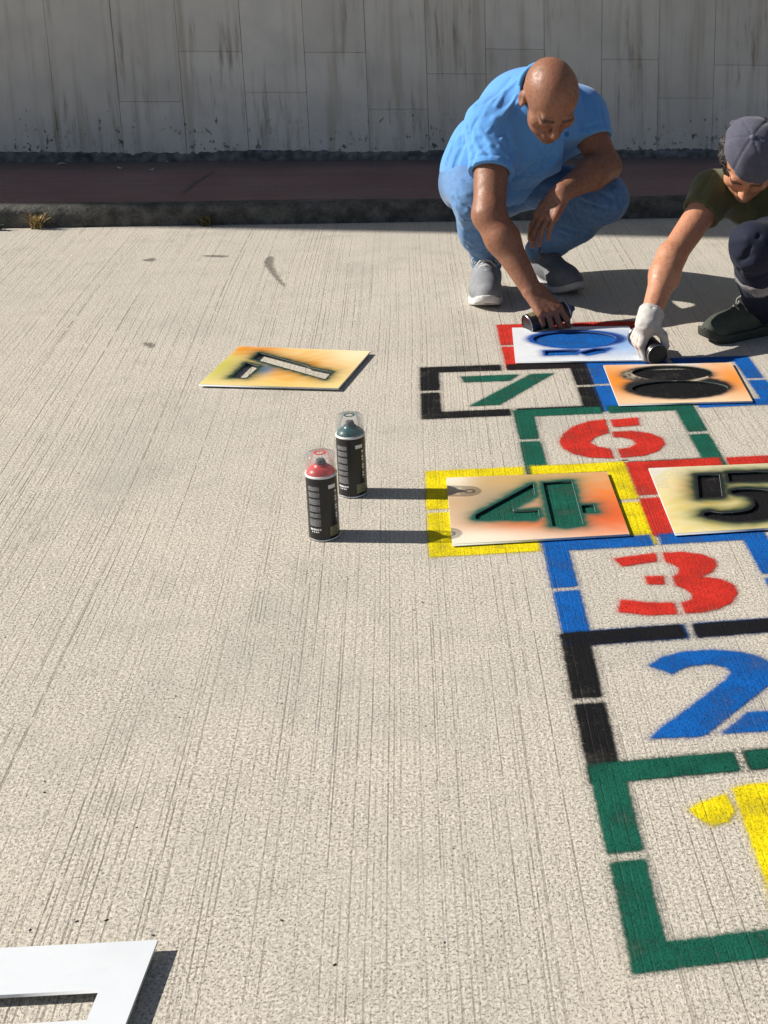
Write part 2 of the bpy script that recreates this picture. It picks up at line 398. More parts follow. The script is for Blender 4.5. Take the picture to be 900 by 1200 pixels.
sq5 = square(A2+0.001, A4, 2.775, 3.205, 'red', 'red sprayed square under the cream board with the black five')
sq3 = square(A1+0.004, A3, 2.323, 2.782, 'blue', 'blue sprayed square framing a red three')
sq2 = square(A1-0.002, A3, 1.889, 2.374, 'black', 'black sprayed square framing a blue two')
sq1 = square(A1, A3+0.004, 1.470, 1.940, 'green', 'dark green sprayed square framing a yellow one')
C7 = lambda q: crop(q, 4.09, 480, 400)
numeral([C7([(245, 170), (525, 160), (480, 190), (258, 198)]), C7([(580, 158), (690, 155), (430, 305), (285, 312)])], 'green', sq7)
C6 = lambda q: crop(q, 2.143, 480, 360)
numeral([C6([(490, 283), (450, 287), (410, 301), (385, 320), (376, 338), (385, 355), (410, 369), (450, 378), (512, 380), (503, 356), (470, 351), (452, 340), (465, 327), (500, 316), (497, 305)]),
         C6([(508, 314), (560, 311), (605, 318), (634, 330), (640, 345), (625, 361), (590, 373), (532, 379), (522, 357), (550, 354), (570, 344), (560, 333), (535, 328), (512, 327)]),
         C6([(505, 284), (572, 278), (576, 297), (512, 302)])], 'red', sq6)
C3 = lambda q: crop(q, 3.3333, 630, 620)
numeral([C3([(295, 117), (460, 95), (465, 127), (330, 147)]), C3([(420, 187), (490, 185), (497, 217), (430, 218)]), C3([(325, 278), (425, 288), (530, 290), (545, 333), (430, 338), (315, 325)])], 'red', sq3)
numeral([C3([(490, 95), (560, 91), (640, 100), (690, 120), (698, 145), (680, 170), (640, 188), (715, 197), (765, 220), (779, 250), (757, 290), (700, 316), (640, 328), (577, 331), (562, 290), (600, 278), (606, 258), (580, 238), (540, 222), (527, 190), (548, 176), (552, 155), (530, 140), (497, 128)])], 'red', sq3)
C2 = lambda q: crop(q, 3.4615, 640, 720)
numeral([C2([(415, 210), (470, 175), (560, 152), (680, 146), (790, 154), (870, 174), (915, 202), (930, 230), (925, 262), (900, 290), (780, 385), (650, 490), (600, 500), (420, 506), (455, 470), (600, 365), (730, 265), (750, 240), (730, 215), (660, 204), (590, 210), (545, 225), (510, 243)]),
         C2([(710, 485), (815, 400), (985, 390), (1005, 470)])], 'blue', sq2)
C1 = lambda q: crop(q, 3.913, 670, 860)
numeral([C1([(535, 350), (570, 325), (640, 300), (705, 280), (745, 355), (720, 405), (640, 425), (600, 405)]), C1([(735, 255), (790, 236), (905, 228), (1068, 860), (945, 880), (900, 715)])], 'yellow', sq1)
# scuffs and old damp stains on the slab
def mat_stain():
    t = NT('damp_stain'); p, nrm, lines, grit, pits = concrete_relief(t); sd = t.attr('sd').outputs['Fac']
    e = t.math('ADD', sd, t.math('MULTIPLY', t.math('SUBTRACT', t.noise(p, 70, 3), 0.5), 0.03))
    t.set(color=(0.16, 0.14, 0.12), rough=0.8, normal=nrm, alpha=t.math('MULTIPLY', t.mapr(e, 0.008, -0.008), 0.55)); return t.m
M_STAIN = mat_stain()
CS = lambda q: crop(q, 3.0, 250, 240)
for q in (CS([(175, 205), (190, 182), (213, 180), (207, 210), (228, 250), (258, 290), (240, 282), (205, 245)]), [(168, 401), (181, 402), (180, 408), (171, 407)], [(166, 304), (183, 302), (182, 306), (170, 307)], [(236, 299), (268, 299), (266, 302), (240, 301)]):
    grid_sheet('stain', [smooth_poly(ground_poly(q), 1)], 0.0004, M_STAIN, ground, cell=0.006)
q = np.array([G(x, y, KZ+0.003)[:2] for x, y in ((213, 226), (226, 214), (250, 200), (252, 201), (229, 216), (217, 226))])
grid_sheet('crease', [q], KZ+0.0045, M_STAIN, sidewalk, cell=0.01)
# =================================================================== STENCIL BOARDS
def mat_board_white():
    t = NT('white_board'); p = t.obj(); n = t.noise(p, 7, 4, 0.6)
    c = t.mix(t.mapr(n, 0.35, 0.75, 0, 0.6), (0.70, 0.735, 0.775), (0.62, 0.65, 0.685))
    dirt = t.mapr(t.noise(p, 55, 4, 0.7), 0.62, 0.8, 0, 0.35)
    t.set(color=t.mix(dirt, c, (0.45, 0.44, 0.42)), rough=0.45, normal=t.bump(t.noise(p, 25, 2), 0.08, 0.002)); return t.m
M_BOARD = mat_board_white()
def mat_overspray():
    t = NT('overspray'); a = t.attr('tint'); p = t.pos()
    sp = t.noise(p, 330, 3, 0.7); pt = t.noise(p, 34, 3, 0.6)
    al = t.math('ADD', a.outputs['Alpha'], t.math('MULTIPLY', t.math('SUBTRACT', sp, 0.5), 0.55))
    al = t.math('ADD', al, t.math('MULTIPLY', t.math('SUBTRACT', pt, 0.5), 0.45))
    al = t.math('MULTIPLY', t.mapr(al, 0.05, 0.55, 0, 1, False), 0.97)
    al = t.math('MULTIPLY', al, t.math('GREATER_THAN', t.attr('rim').outputs['Fac'], 0.0002))
    t.set(color=a.outputs['Color'], rough=0.7, spec=0.25, alpha=al, normal=t.bump(t.noise(p, 260, 2), 0.15, 0.001)); return t.m
M_OVER = mat_overspray()
M_EDGE = mat_plain('paint_crusted_edge', (0.012, 0.030, 0.022), 0.6, 0.4, 200)
M_EDGEB = mat_plain('blue_crusted_edge', (0.010, 0.04, 0.16), 0.5, 0.4, 200)
def board(label, corners, holes, z0, thick, group=None, edge_mat=None, islands=()):
    """flat board with real cut-outs; corners/holes in world xy"""
    cu = bpy.data.curves.new('b', 'CURVE'); cu.dimensions = '2D'; cu.fill_mode = 'BOTH'; cu.extrude = thick/2
    cen = corners.mean(0)
    for poly in [corners]+list(holes)+list(islands):
        sp = cu.splines.new('POLY'); sp.points.add(len(poly)-1); sp.use_cyclic_u = True
        for k, q in enumerate(poly): sp.points[k].co = (q[0]-cen[0], q[1]-cen[1], 0, 1)
    tmp = bpy.data.objects.new('t', cu); COL.objects.link(tmp)
    dg = bpy.context.evaluated_depsgraph_get(); me = bpy.data.meshes.new_from_object(tmp.evaluated_get(dg))
    bpy.data.objects.remove(tmp)
    me.materials.clear(); me.materials.append(M_BOARD); me.materials.append(edge_mat or M_BOARD); me.name = 'board'
    for p in me.polygons:
        c = np.array((p.center.x, p.center.y))+cen
        p.material_index = 1 if abs(p.normal.z) < 0.5 and any(abs(poly_sd(c[None], np.array(h))[0]) < 0.002 for h in holes) else 0
    root = empty('stencil_board', (cen[0], cen[1], z0)); tag(root, label, 'stencil', group)
    o = bpy.data.objects.new('board', me); COL.objects.link(o); o.location = (cen[0], cen[1], z0+thick/2); adopt(o, root)
    return root
def overspray(root, corners, holes, z, fn, cell=0.004):
    inner = lambda P: (poly_sd(P, corners) < 0.0045) & np.all([poly_sd(P, h) > -0.0045 for h in holes], axis=0)
    o, P, sd = grid_sheet('overspray', [corners], z, M_OVER, root, margin=0.0046, cell=cell, keep=inner)
    c0, ex, ey = corners[0], corners[1]-corners[0], corners[3]-corners[0]      # corners: near-left, near-right, far-right, far-left
    m = np.linalg.inv(np.array([ex, ey]).T); uv = (P-c0)@m.T
    dh = np.full(len(P), 1e9)
    for h in holes: dh = np.minimum(dh, poly_sd(P, h))
    rgba = fn(uv, dh, P).astype(np.float32)
    rim = np.minimum(dh, -poly_sd(P, corners)).astype(np.float32)
    ra = o.data.attributes.new('rim', 'FLOAT', 'POINT'); ra.data.foreach_set('value', rim)
    at = o.data.attributes.new('tint', 'FLOAT_COLOR', 'POINT'); at.data.foreach_set('color', rgba.ravel())
    return o
def layers(uv, base, *ls):
    """stack spray passes: each (weight array, colour)"""
    n = len(uv); c = np.tile(np.array(base, float), (n, 1)); a = np.zeros(n)
    for w, colr in ls:
        w = np.clip(w, 0, 1)
        c = c*(1-w[:, None]) + np.array(colr)*w[:, None]; a = a + w*(1-a)
    return np.column_stack([c, a])
def blob(uv, u, v, su, sv, k=1.0): return k*np.exp(-((uv[:, 0]-u)/su)**2-((uv[:, 1]-v)/sv)**2)
def edge(dh, s, k=1.0): return k*np.exp(-np.maximum(dh, 0)/s)
def rag(P, f=60, a=0.25): return 1 + a*np.sin(P[:, 0]*f+2*np.sin(P[:, 1]*f*0.7))*np.sin(P[:, 1]*f*1.3+1.5*np.sin(P[:, 0]*f*0.5))
CREAM, ORANGE, DORANGE, GREENC, BLACKC, BLUEC, YEL, REDO = (0.80, 0.74, 0.60), (0.76, 0.25, 0.02), (0.70, 0.15, 0.012), (0.01, 0.10, 0.07), (0.012, 0.012, 0.013), (0.01, 0.12, 0.55), (0.78, 0.58, 0.06), (0.70, 0.115, 0.025)
BZ = 0.0040; BT = 0.0042
def gp(q, z=BZ+BT): return ground_poly(q, z)
def near_first(c): return c
# four
c4 = gp([(530, 638), (738, 626), (711, 553), (523, 560)])
C4 = lambda q: crop(q, 4.09, 490, 530)
h4 = [gp(C4(q)) for q in ([(275, 320), (275, 300), (550, 150), (560, 207), (455, 268), (455, 281), (574, 275), (581, 305), (548, 323), (285, 322)], [(598, 147), (735, 137), (792, 350), (700, 358), (645, 355)], [(781, 255), (840, 251), (850, 288), (791, 292)])]
b4 = board('orange sprayed stencil board with a green four cut out', c4, h4, BZ, BT, edge_mat=M_EDGE)
overspray(b4, c4, h4, BZ+BT+0.0006, lambda uv, dh, P: layers(uv, CREAM, (0.25+0*dh, (0.74, 0.50, 0.33)), (0.8*np.clip(1.1-np.abs(uv[:, 1]-.66)*1.5, 0, 1), (0.56, 0.31, 0.13)), (blob(uv, 0.98, 0.50, 0.30, 0.55, 1.0)*rag(P), (0.74, 0.22, 0.05)), (blob(uv, 0.90, 0.30, 0.40, 0.26, 1.0), REDO), (blob(uv, 0.42, 0.24, 0.30, 0.13, 0.95), DORANGE), (blob(uv, 0.22, 0.72, 0.20, 0.30, 0.75), (0.36, 0.29, 0.20)), (blob(uv, 0.5, 0.93, 0.5, 0.18, 0.85), (0.52, 0.33, 0.11)), (blob(uv, 0.10, 0.06, 0.30, 0.12, 0.9), CREAM), (blob(uv, 0.03, 0.97, 0.12, 0.2, 0.9), CREAM), (edge(dh, 0.017, 1.5)*rag(P, 90, .2), GREENC), (edge(dh, 0.005, 1.0), (0.006, 0.06, 0.042))))
grid_sheet('green_fill', [(c4-c4.mean(0))*0.8+c4.mean(0)], 0.0024, PAINT['green'], sq4, cell=0.01)
# five
c5 = gp([(791, 626), (1000, 613), (960, 541), (760, 549)])
C5 = lambda q: crop(q, 4.09, 680, 530)
h5 = [gp(C5(q)) for q in ([(560, 112), (665, 105), (680, 215), (570, 222)], [(705, 100), (965, 90), (980, 135), (715, 143)])]
h5.append(smooth_poly(gp(C5([(720, 180), (840, 176), (940, 188), (1005, 220), (1015, 260), (960, 305), (850, 330), (730, 334), (585, 310), (600, 283), (700, 295), (815, 280), (845, 245), (805, 207), (725, 202)])), 1))
b5 = board('cream and yellow stencil board with a black five cut out', c5, h5, BZ+0.0008, BT, edge_mat=M_EDGE)
overspray(b5, c5, h5, BZ+BT+0.0014, lambda uv, dh, P: layers(uv, (0.86, 0.80, 0.56), (blob(uv, 0.3, 0.3, 0.6, 0.6, 0.85)*rag(P), (0.70, 0.56, 0.17)), (blob(uv, 0.28, 0.65, 0.16, 0.2, 0.75), (0.72, 0.34, 0.10)), (blob(uv, 0.75, 0.5, 0.35, 0.4, 0.6), (0.5, 0.40, 0.14)), (edge(dh, 0.026, 1.4)*rag(P, 80, .2), (0.03, 0.09, 0.035)), (edge(dh, 0.012, 1.6), BLACKC)))
grid_sheet('black_fill', [(c5-c5.mean(0))*0.8+c5.mean(0)], 0.0025, PAINT['black'], sq5, cell=0.01)
# eight and nine: rings
def ring(cx, cy, rx, ry, t, a0, a1, n=16, ty=None):
    o = [(cx+rx*math.cos(a), cy-ry*math.sin(a)) for a in np.linspace(math.radians(a0), math.radians(a1), n)]
    i = [(cx+(rx-t)*math.cos(a), cy-(ry-(ty or t*ry/rx))*math.sin(a)) for a in np.linspace(math.radians(a1), math.radians(a0), n)]
    return o+i
c8 = gp([(725, 474), (882, 470), (857, 425), (707, 428)])
C8 = lambda q: crop(q, 4.09, 680, 400)
def oval(cx, cy, rx, ry, n=30): return [(cx+rx*math.cos(a)*(1+.02*math.sin(5*a)), cy-ry*math.sin(a)*(1+.03*math.sin(3*a))) for a in np.linspace(0, 2*math.pi, n, endpoint=False)]
h8 = [gp(C8(q)) for q in (oval(440, 152, 192, 34), oval(478, 229, 230, 41))]
b8 = board('orange edged stencil board with a thickly blacked eight', c8, h8, BZ, BT, edge_mat=M_EDGE)
e8 = lambda uv, cu, cv, ru, rv: np.sqrt(((uv[:, 0]-cu)/ru)**2+((uv[:, 1]-cv)/rv)**2)
def f8(uv, dh, P):
    r1, r2 = e8(uv, .47, .71, .36, .24), e8(uv, .50, .38, .41, .29)
    black = np.maximum(1/(1+np.exp((r1-1)*16)), 1/(1+np.exp((r2-1)*16)))*rag(P, 110, .15)
    pale = blob(uv, .22, .72, .10, .10, 1.0)*(rag(P, 230, .9) > 0.85) + blob(uv, .42, .44, .06, .06, .95) + np.exp(-((uv[:, 1]-.36-(uv[:, 0]-.42)*.75)/.03)**2)*((uv[:, 0] > .42) & (uv[:, 0] < .78))
    return layers(uv, (0.86, 0.70, 0.52), (blob(uv, .06, .6, .26, .6, 1.0), ORANGE), (blob(uv, .97, .55, .24, .6, .95), ORANGE), (blob(uv, .5, .05, .6, .15, .55), (0.85, 0.55, 0.3)), (np.clip(black*1.6, 0, 1), BLACKC), (pale*0.62, (0.72, 0.60, 0.45)))
overspray(b8, c8, h8, BZ+BT+0.0006, f8)
grid_sheet('black_fill', [(c8-c8.mean(0))*0.8+c8.mean(0)], 0.0023, PAINT['black'], sq8, cell=0.01)
c9 = gp([(604, 424), (757, 422), (737, 382), (600, 384)])
C9 = lambda q: crop(q, 4.737, 570, 360)
h9 = [gp(C9(q)) for q in (oval(490, 180, 230, 46), [(325, 243), (505, 238), (498, 262), (330, 266)], [(520, 252), (600, 232), (680, 230), (645, 250), (560, 265)])]
b9 = board('white stencil board with a glossy blue nine under the sprayer\'s hand', c9, h9, BZ, BT, edge_mat=M_EDGEB)
def f9(uv, dh, P):
    r1 = e8(uv, .50, .64, .40, .27)
    blue = np.maximum(1/(1+np.exp((r1-1)*22)), edge(dh, .012, 1.3))*rag(P, 90, .12)
    return layers(uv, (0.8, 0.82, 0.86), (blob(uv, .85, .5, .28, .4, .8), (0.10, 0.30, 0.66)), (blue*1.3, (0.004, 0.06, 0.29)), (blob(uv, .66, .6, .22, .16, 1.1)*(r1 < 1.05), (0.006, 0.012, 0.10)), (blob(uv, .35, .72, .22, .05, .8)*(r1 < 1), (0.006, 0.03, 0.20)), (blob(uv, .36, .58, .035, .03, .6), (0.25, 0.4, 0.6)))
overspray(b9, c9, h9, BZ+BT+0.0006, f9)
grid_sheet('blue_fill', [(c9-c9.mean(0))*0.8+c9.mean(0)], 0.0022, PAINT['blue'], sq9, cell=0.01)
# loose seven
C7b = lambda q: crop(q, 3.913, 220, 390)
z7 = 0.006
c7 = gp(C7b([(50, 237), (690, 255), (838, 85), (235, 62)]), z7+BT)
h7 = [gp(C7b(q), z7+BT) for q in ([(300, 120), (327, 92), (545, 150), (555, 158), (660, 180), (630, 213)], [(200, 205), (270, 138), (328, 153), (268, 207)])]
b7 = board('yellow and orange sprayed stencil board lying loose beside the black square', c7, h7, z7, BT, edge_mat=M_EDGE)
overspray(b7, c7, h7, z7+BT+0.0006, lambda uv, dh, P: layers(uv, (0.82, 0.72, 0.42), (0.35+0*dh, (0.80, 0.62, 0.22)), (blob(uv, .5, .08, .6, .25, .7), (0.84, 0.66, 0.22)), (blob(uv, .12, .95, .24, .28, 1.0)*rag(P), ORANGE), (blob(uv, .60, .50, .36, .45, 1.0)*rag(P), (0.76, 0.31, 0.015)), (blob(uv, .95, .9, .22, .3, .7), (0.84, 0.74, 0.50)), (blob(uv, .02, .45, .13, .35, .85), (0.50, 0.48, 0.06)), (blob(uv, .36, .42, .09, .16, .9), (0.05, 0.17, 0.34)), (edge(dh, .020, 1.35)*np.clip(1.25-uv[:, 0]*.3, 0, 1)*rag(P, 100, .2), (0.015, 0.055, 0.03)), (edge(dh, .006, 1.0), (0.008, 0.02, 0.012))))
# frame stencil in the foreground
CW = lambda q: crop(q, 3.4615, 0, 1060)
zw = 0.012
tr, tl_ = gp(CW([(640, 145)]), zw+BT)[0], gp(CW([(0, 178)]), zw+BT)[0]
br = gp(CW([(510, 485)]), zw+BT)[0]
ux = (tr-tl_)/np.linalg.norm(tr-tl_); uy = (tr-br)/np.linalg.norm(tr-br)
PW = lambda a, b: tr - ux*a - uy*b
cw = np.array([PW(.56, .52), PW(0, .52), PW(0, 0), PW(.56, 0)])
ia, ib, ic = gp(CW([(403, 347), (355, 470), (0, 362)]), zw+BT)
mm = np.linalg.inv(np.array([-ux, -uy]).T); qa, qb = mm@(ia-tr), mm@(ib-tr)
w0, s0, s1 = qa[0], qa[1], qb[1]
hw = [np.array([PW(w0, s0), PW(w0, s1), PW(.26, s1), PW(.26, s0)]), np.array([PW(.275, s0), PW(.275, s1), PW(.50, s1), PW(.50, s0)]),
      np.array([PW(w0, .52-s1), PW(w0, .52-s0), PW(.26, .52-s0), PW(.26, .52-s1)]), np.array([PW(.275, .52-s1), PW(.275, .52-s0), PW(.50, .52-s0), PW(.50, .52-s1)])]
bw = board('clean white frame stencil with long slots lying on bare concrete', cw, hw, zw, 0.005)
# stones that prop it a little off the ground
for a, b in ((.02, .30), (.5, .02), (.3, .49), (.10, .012)):
    q = PW(a, b); bm = bmesh.new(); bmesh.ops.create_icosphere(bm, subdivisions=2, radius=0.0062)
    for v in bm.verts: v.co *= random.uniform(.85, 1.0)
    for v in bm.verts: v.co += Vector((q[0], q[1], 0.006))
    bm_obj('prop_foot', bm, M_CORE, bw)
# =================================================================== SPRAY CANS
def mat_clear():
    t = NT('clear_cap_plastic'); tr = t.n('ShaderNodeBsdfTransparent'); tr.inputs[0].default_value = (0.96, 0.965, 0.97, 1)
    gl = t.n('ShaderNodeBsdfGlossy'); gl.inputs['Roughness'].default_value = 0.12
    df = t.n('ShaderNodeBsdfDiffuse'); df.inputs[0].default_value = (0.8, 0.82, 0.84, 1)
    fr = t.n('ShaderNodeLayerWeight'); fr.inputs[0].default_value = 0.35
    m1 = t.n('ShaderNodeMixShader'); m1.inputs[0].default_value = 0.10; t.link(tr.outputs[0], m1.inputs[1]); t.link(df.outputs[0], m1.inputs[2])
    m2 = t.n('ShaderNodeMixShader'); t.link(t.math('MULTIPLY', fr.outputs['Fresnel'], 0.4), m2.inputs[0]); t.link(m1.outputs[0], m2.inputs[1]); t.link(gl.outputs[0], m2.inputs[2])
    t.link(m2.outputs[0], t.out.inputs[0]); return t.m
M_CLEAR = mat_clear()
M_CANBLACK = mat_plain('black_lacquered_tin', (0.010, 0.010, 0.012), 0.38, 0.2, 30, 0.0)
M_TIN = mat_plain('bare_tin', (0.55, 0.55, 0.56), 0.3, 0.1, 30, 0.0, metal=1.0)
M_NOZ = mat_plain('grey_nozzle_plastic', (0.10, 0.10, 0.11), 0.5)
M_WHITEP = mat_plain('white_print', (0.72, 0.72, 0.72), 0.4, 0.05)
def mat_print():
    t = NT('grey_small_print'); p = t.obj(); sx = t.n('ShaderNodeSeparateXYZ'); t.link(p, sx.inputs[0])
    rows = t.math('SINE', t.math('MULTIPLY', sx.outputs[2], 3400.0))
    words = t.noise(t.mapping(p, (700, 700, 380)), 1.0, 1)
    ink = t.math('MULTIPLY', t.mapr(rows, -0.2, 0.4), t.mapr(words, 0.35, 0.5))
    t.set(color=t.mix(ink, (0.045, 0.046, 0.05), (0.34, 0.34, 0.36)), rough=0.35); return t.m
M_PRINT = mat_print()
M_FLAKE = mat_plain('olive_print', (0.16, 0.15, 0.08), 0.4, 0.5, 260)
R0 = 0.0325
def curved_patch(name, a0, a1, z0, z1, mat, parent, r=R0+0.0003, seg=6):
    bm = bmesh.new(); lathe(bm, [(r, z0), (r, z1)], seg, math.radians(a0), math.radians(a1), False); return bm_obj(name, bm, mat, parent, True)
def spray_can(label, dome_col, face_deg, cap=True, group='spray paint cans standing on the concrete'):
    """built standing at the origin; the printed panel looks towards face_deg"""
    root = empty('spray_can'); tag(root, label, 'spray can', group)
    md = mat_plain('dome_enamel', dome_col, 0.35, 0.1, 40, 0.0)
    parts = []
    bm = bmesh.new(); lathe(bm, [(0.0, 0.004), (0.026, 0.003), (0.0305, 0.0), (0.0322, 0.0015), (0.0322, 0.004), (R0-0.0008, 0.006), (R0, 0.008), (R0, 0.143), (R0-0.0006, 0.146)], 44); parts.append(bm_obj('can_body', bm, M_CANBLACK, root, True))
    bm = bmesh.new(); lathe(bm, [(0.0322, 0.0012), (0.0334, 0.0022), (0.0334, 0.0042), (0.0326, 0.0055)], 44); parts.append(bm_obj('base_rim', bm, M_TIN, root, True))
    bm = bmesh.new(); lathe(bm, [(R0-0.0006, 0.1445), (R0+0.0008, 0.1455), (R0+0.0008, 0.1490), (R0-0.002, 0.1500)], 44); parts.append(bm_obj('collar', bm, M_WHITEP if cap else M_TIN, root, True))
    bm = bmesh.new(); lathe(bm, [(R0-0.002, 0.1495), (0.029, 0.1545), (0.023, 0.1605), (0.0165, 0.1645), (0.0145, 0.1655), (0.0145, 0.1680), (0.0, 0.1682)], 40); parts.append(bm_obj('dome', bm, md, root, True))
    bm = bmesh.new(); lathe(bm, [(0.0095, 0.167), (0.0095, 0.176), (0.0085, 0.179), (0.0, 0.1795)], 20); add_box(bm, (0.006, -0.002, 0.1725), (0.0105, 0.002, 0.1755)); nz = bm_obj('nozzle', bm, M_NOZ, root); parts.append(nz)
    if cap:
        bm = bmesh.new(); lathe(bm, [(0.0318, 0.150), (0.0316, 0.168), (0.0302, 0.1905), (0.0286, 0.1925), (0.0, 0.1928)], 44); cp = bm_obj('clear_cap', bm, M_CLEAR, root, True); parts.append(cp)
        bm = bmesh.new(); lathe(bm, [(0.0085, 0.1932), (0.0125, 0.1932), (0.0125, 0.1938), (0.0085, 0.1938), (0.0085, 0.1932)], 28); parts.append(bm_obj('cap_ring', bm, md, root))
    # small print: six grey blocks, a line of white lettering, a white flash
    z = 0.128
    for k, hgt in enumerate((0.0095, 0.0115, 0.0130, 0.0125, 0.0100, 0.0165)):
        parts.append(curved_patch('print_block', face_deg-52, face_deg-4, z-hgt, z, M_PRINT, root)); z -= hgt+0.0038
    z -= 0.001
    for q, (a, b) in enumerate(((-50, -43), (-42, -37), (-35, -28), (-27, -22), (-20, -13), (-11, -4))): parts.append(curved_patch('lettering', face_deg+a, face_deg+b, z-0.0042, z, M_WHITEP, root, seg=2))
    for q, (a, b) in enumerate(((-43, -39), (-35, -30), (-26, -20), (-18, -13))): parts.append(curved_patch('lettering', face_deg+a, face_deg+b, z-0.0095, z-0.0065, M_WHITEP, root, seg=2))
    parts.append(curved_patch('flash', face_deg+30, face_deg+62, 0.121, 0.1295, M_WHITEP, root))
    for k in range(11): parts.append(curved_patch('side_lettering', face_deg+57, face_deg+66, 0.045+k*0.0065, 0.0495+k*0.0065, M_WHITEP if k % 3 else M_PRINT, root, seg=2))
    parts.append(curved_patch('picture', face_deg+28, face_deg+80, 0.012, 0.034, M_FLAKE, root))
    return root
def place(root, loc, rot=None):
    root.location = loc
    if rot is not None: root.rotation_euler = rot
g1 = G(380.5, 628); can_r = spray_can('red topped black spray can, the nearer of two standing on bare concrete', (0.62, 0.05, 0.05), -92); place(can_r, g1)
g2 = G(414, 578); can_g = spray_can('teal topped black spray can standing just behind the red topped one', (0.02, 0.10, 0.11), -100); place(can_g, g2)

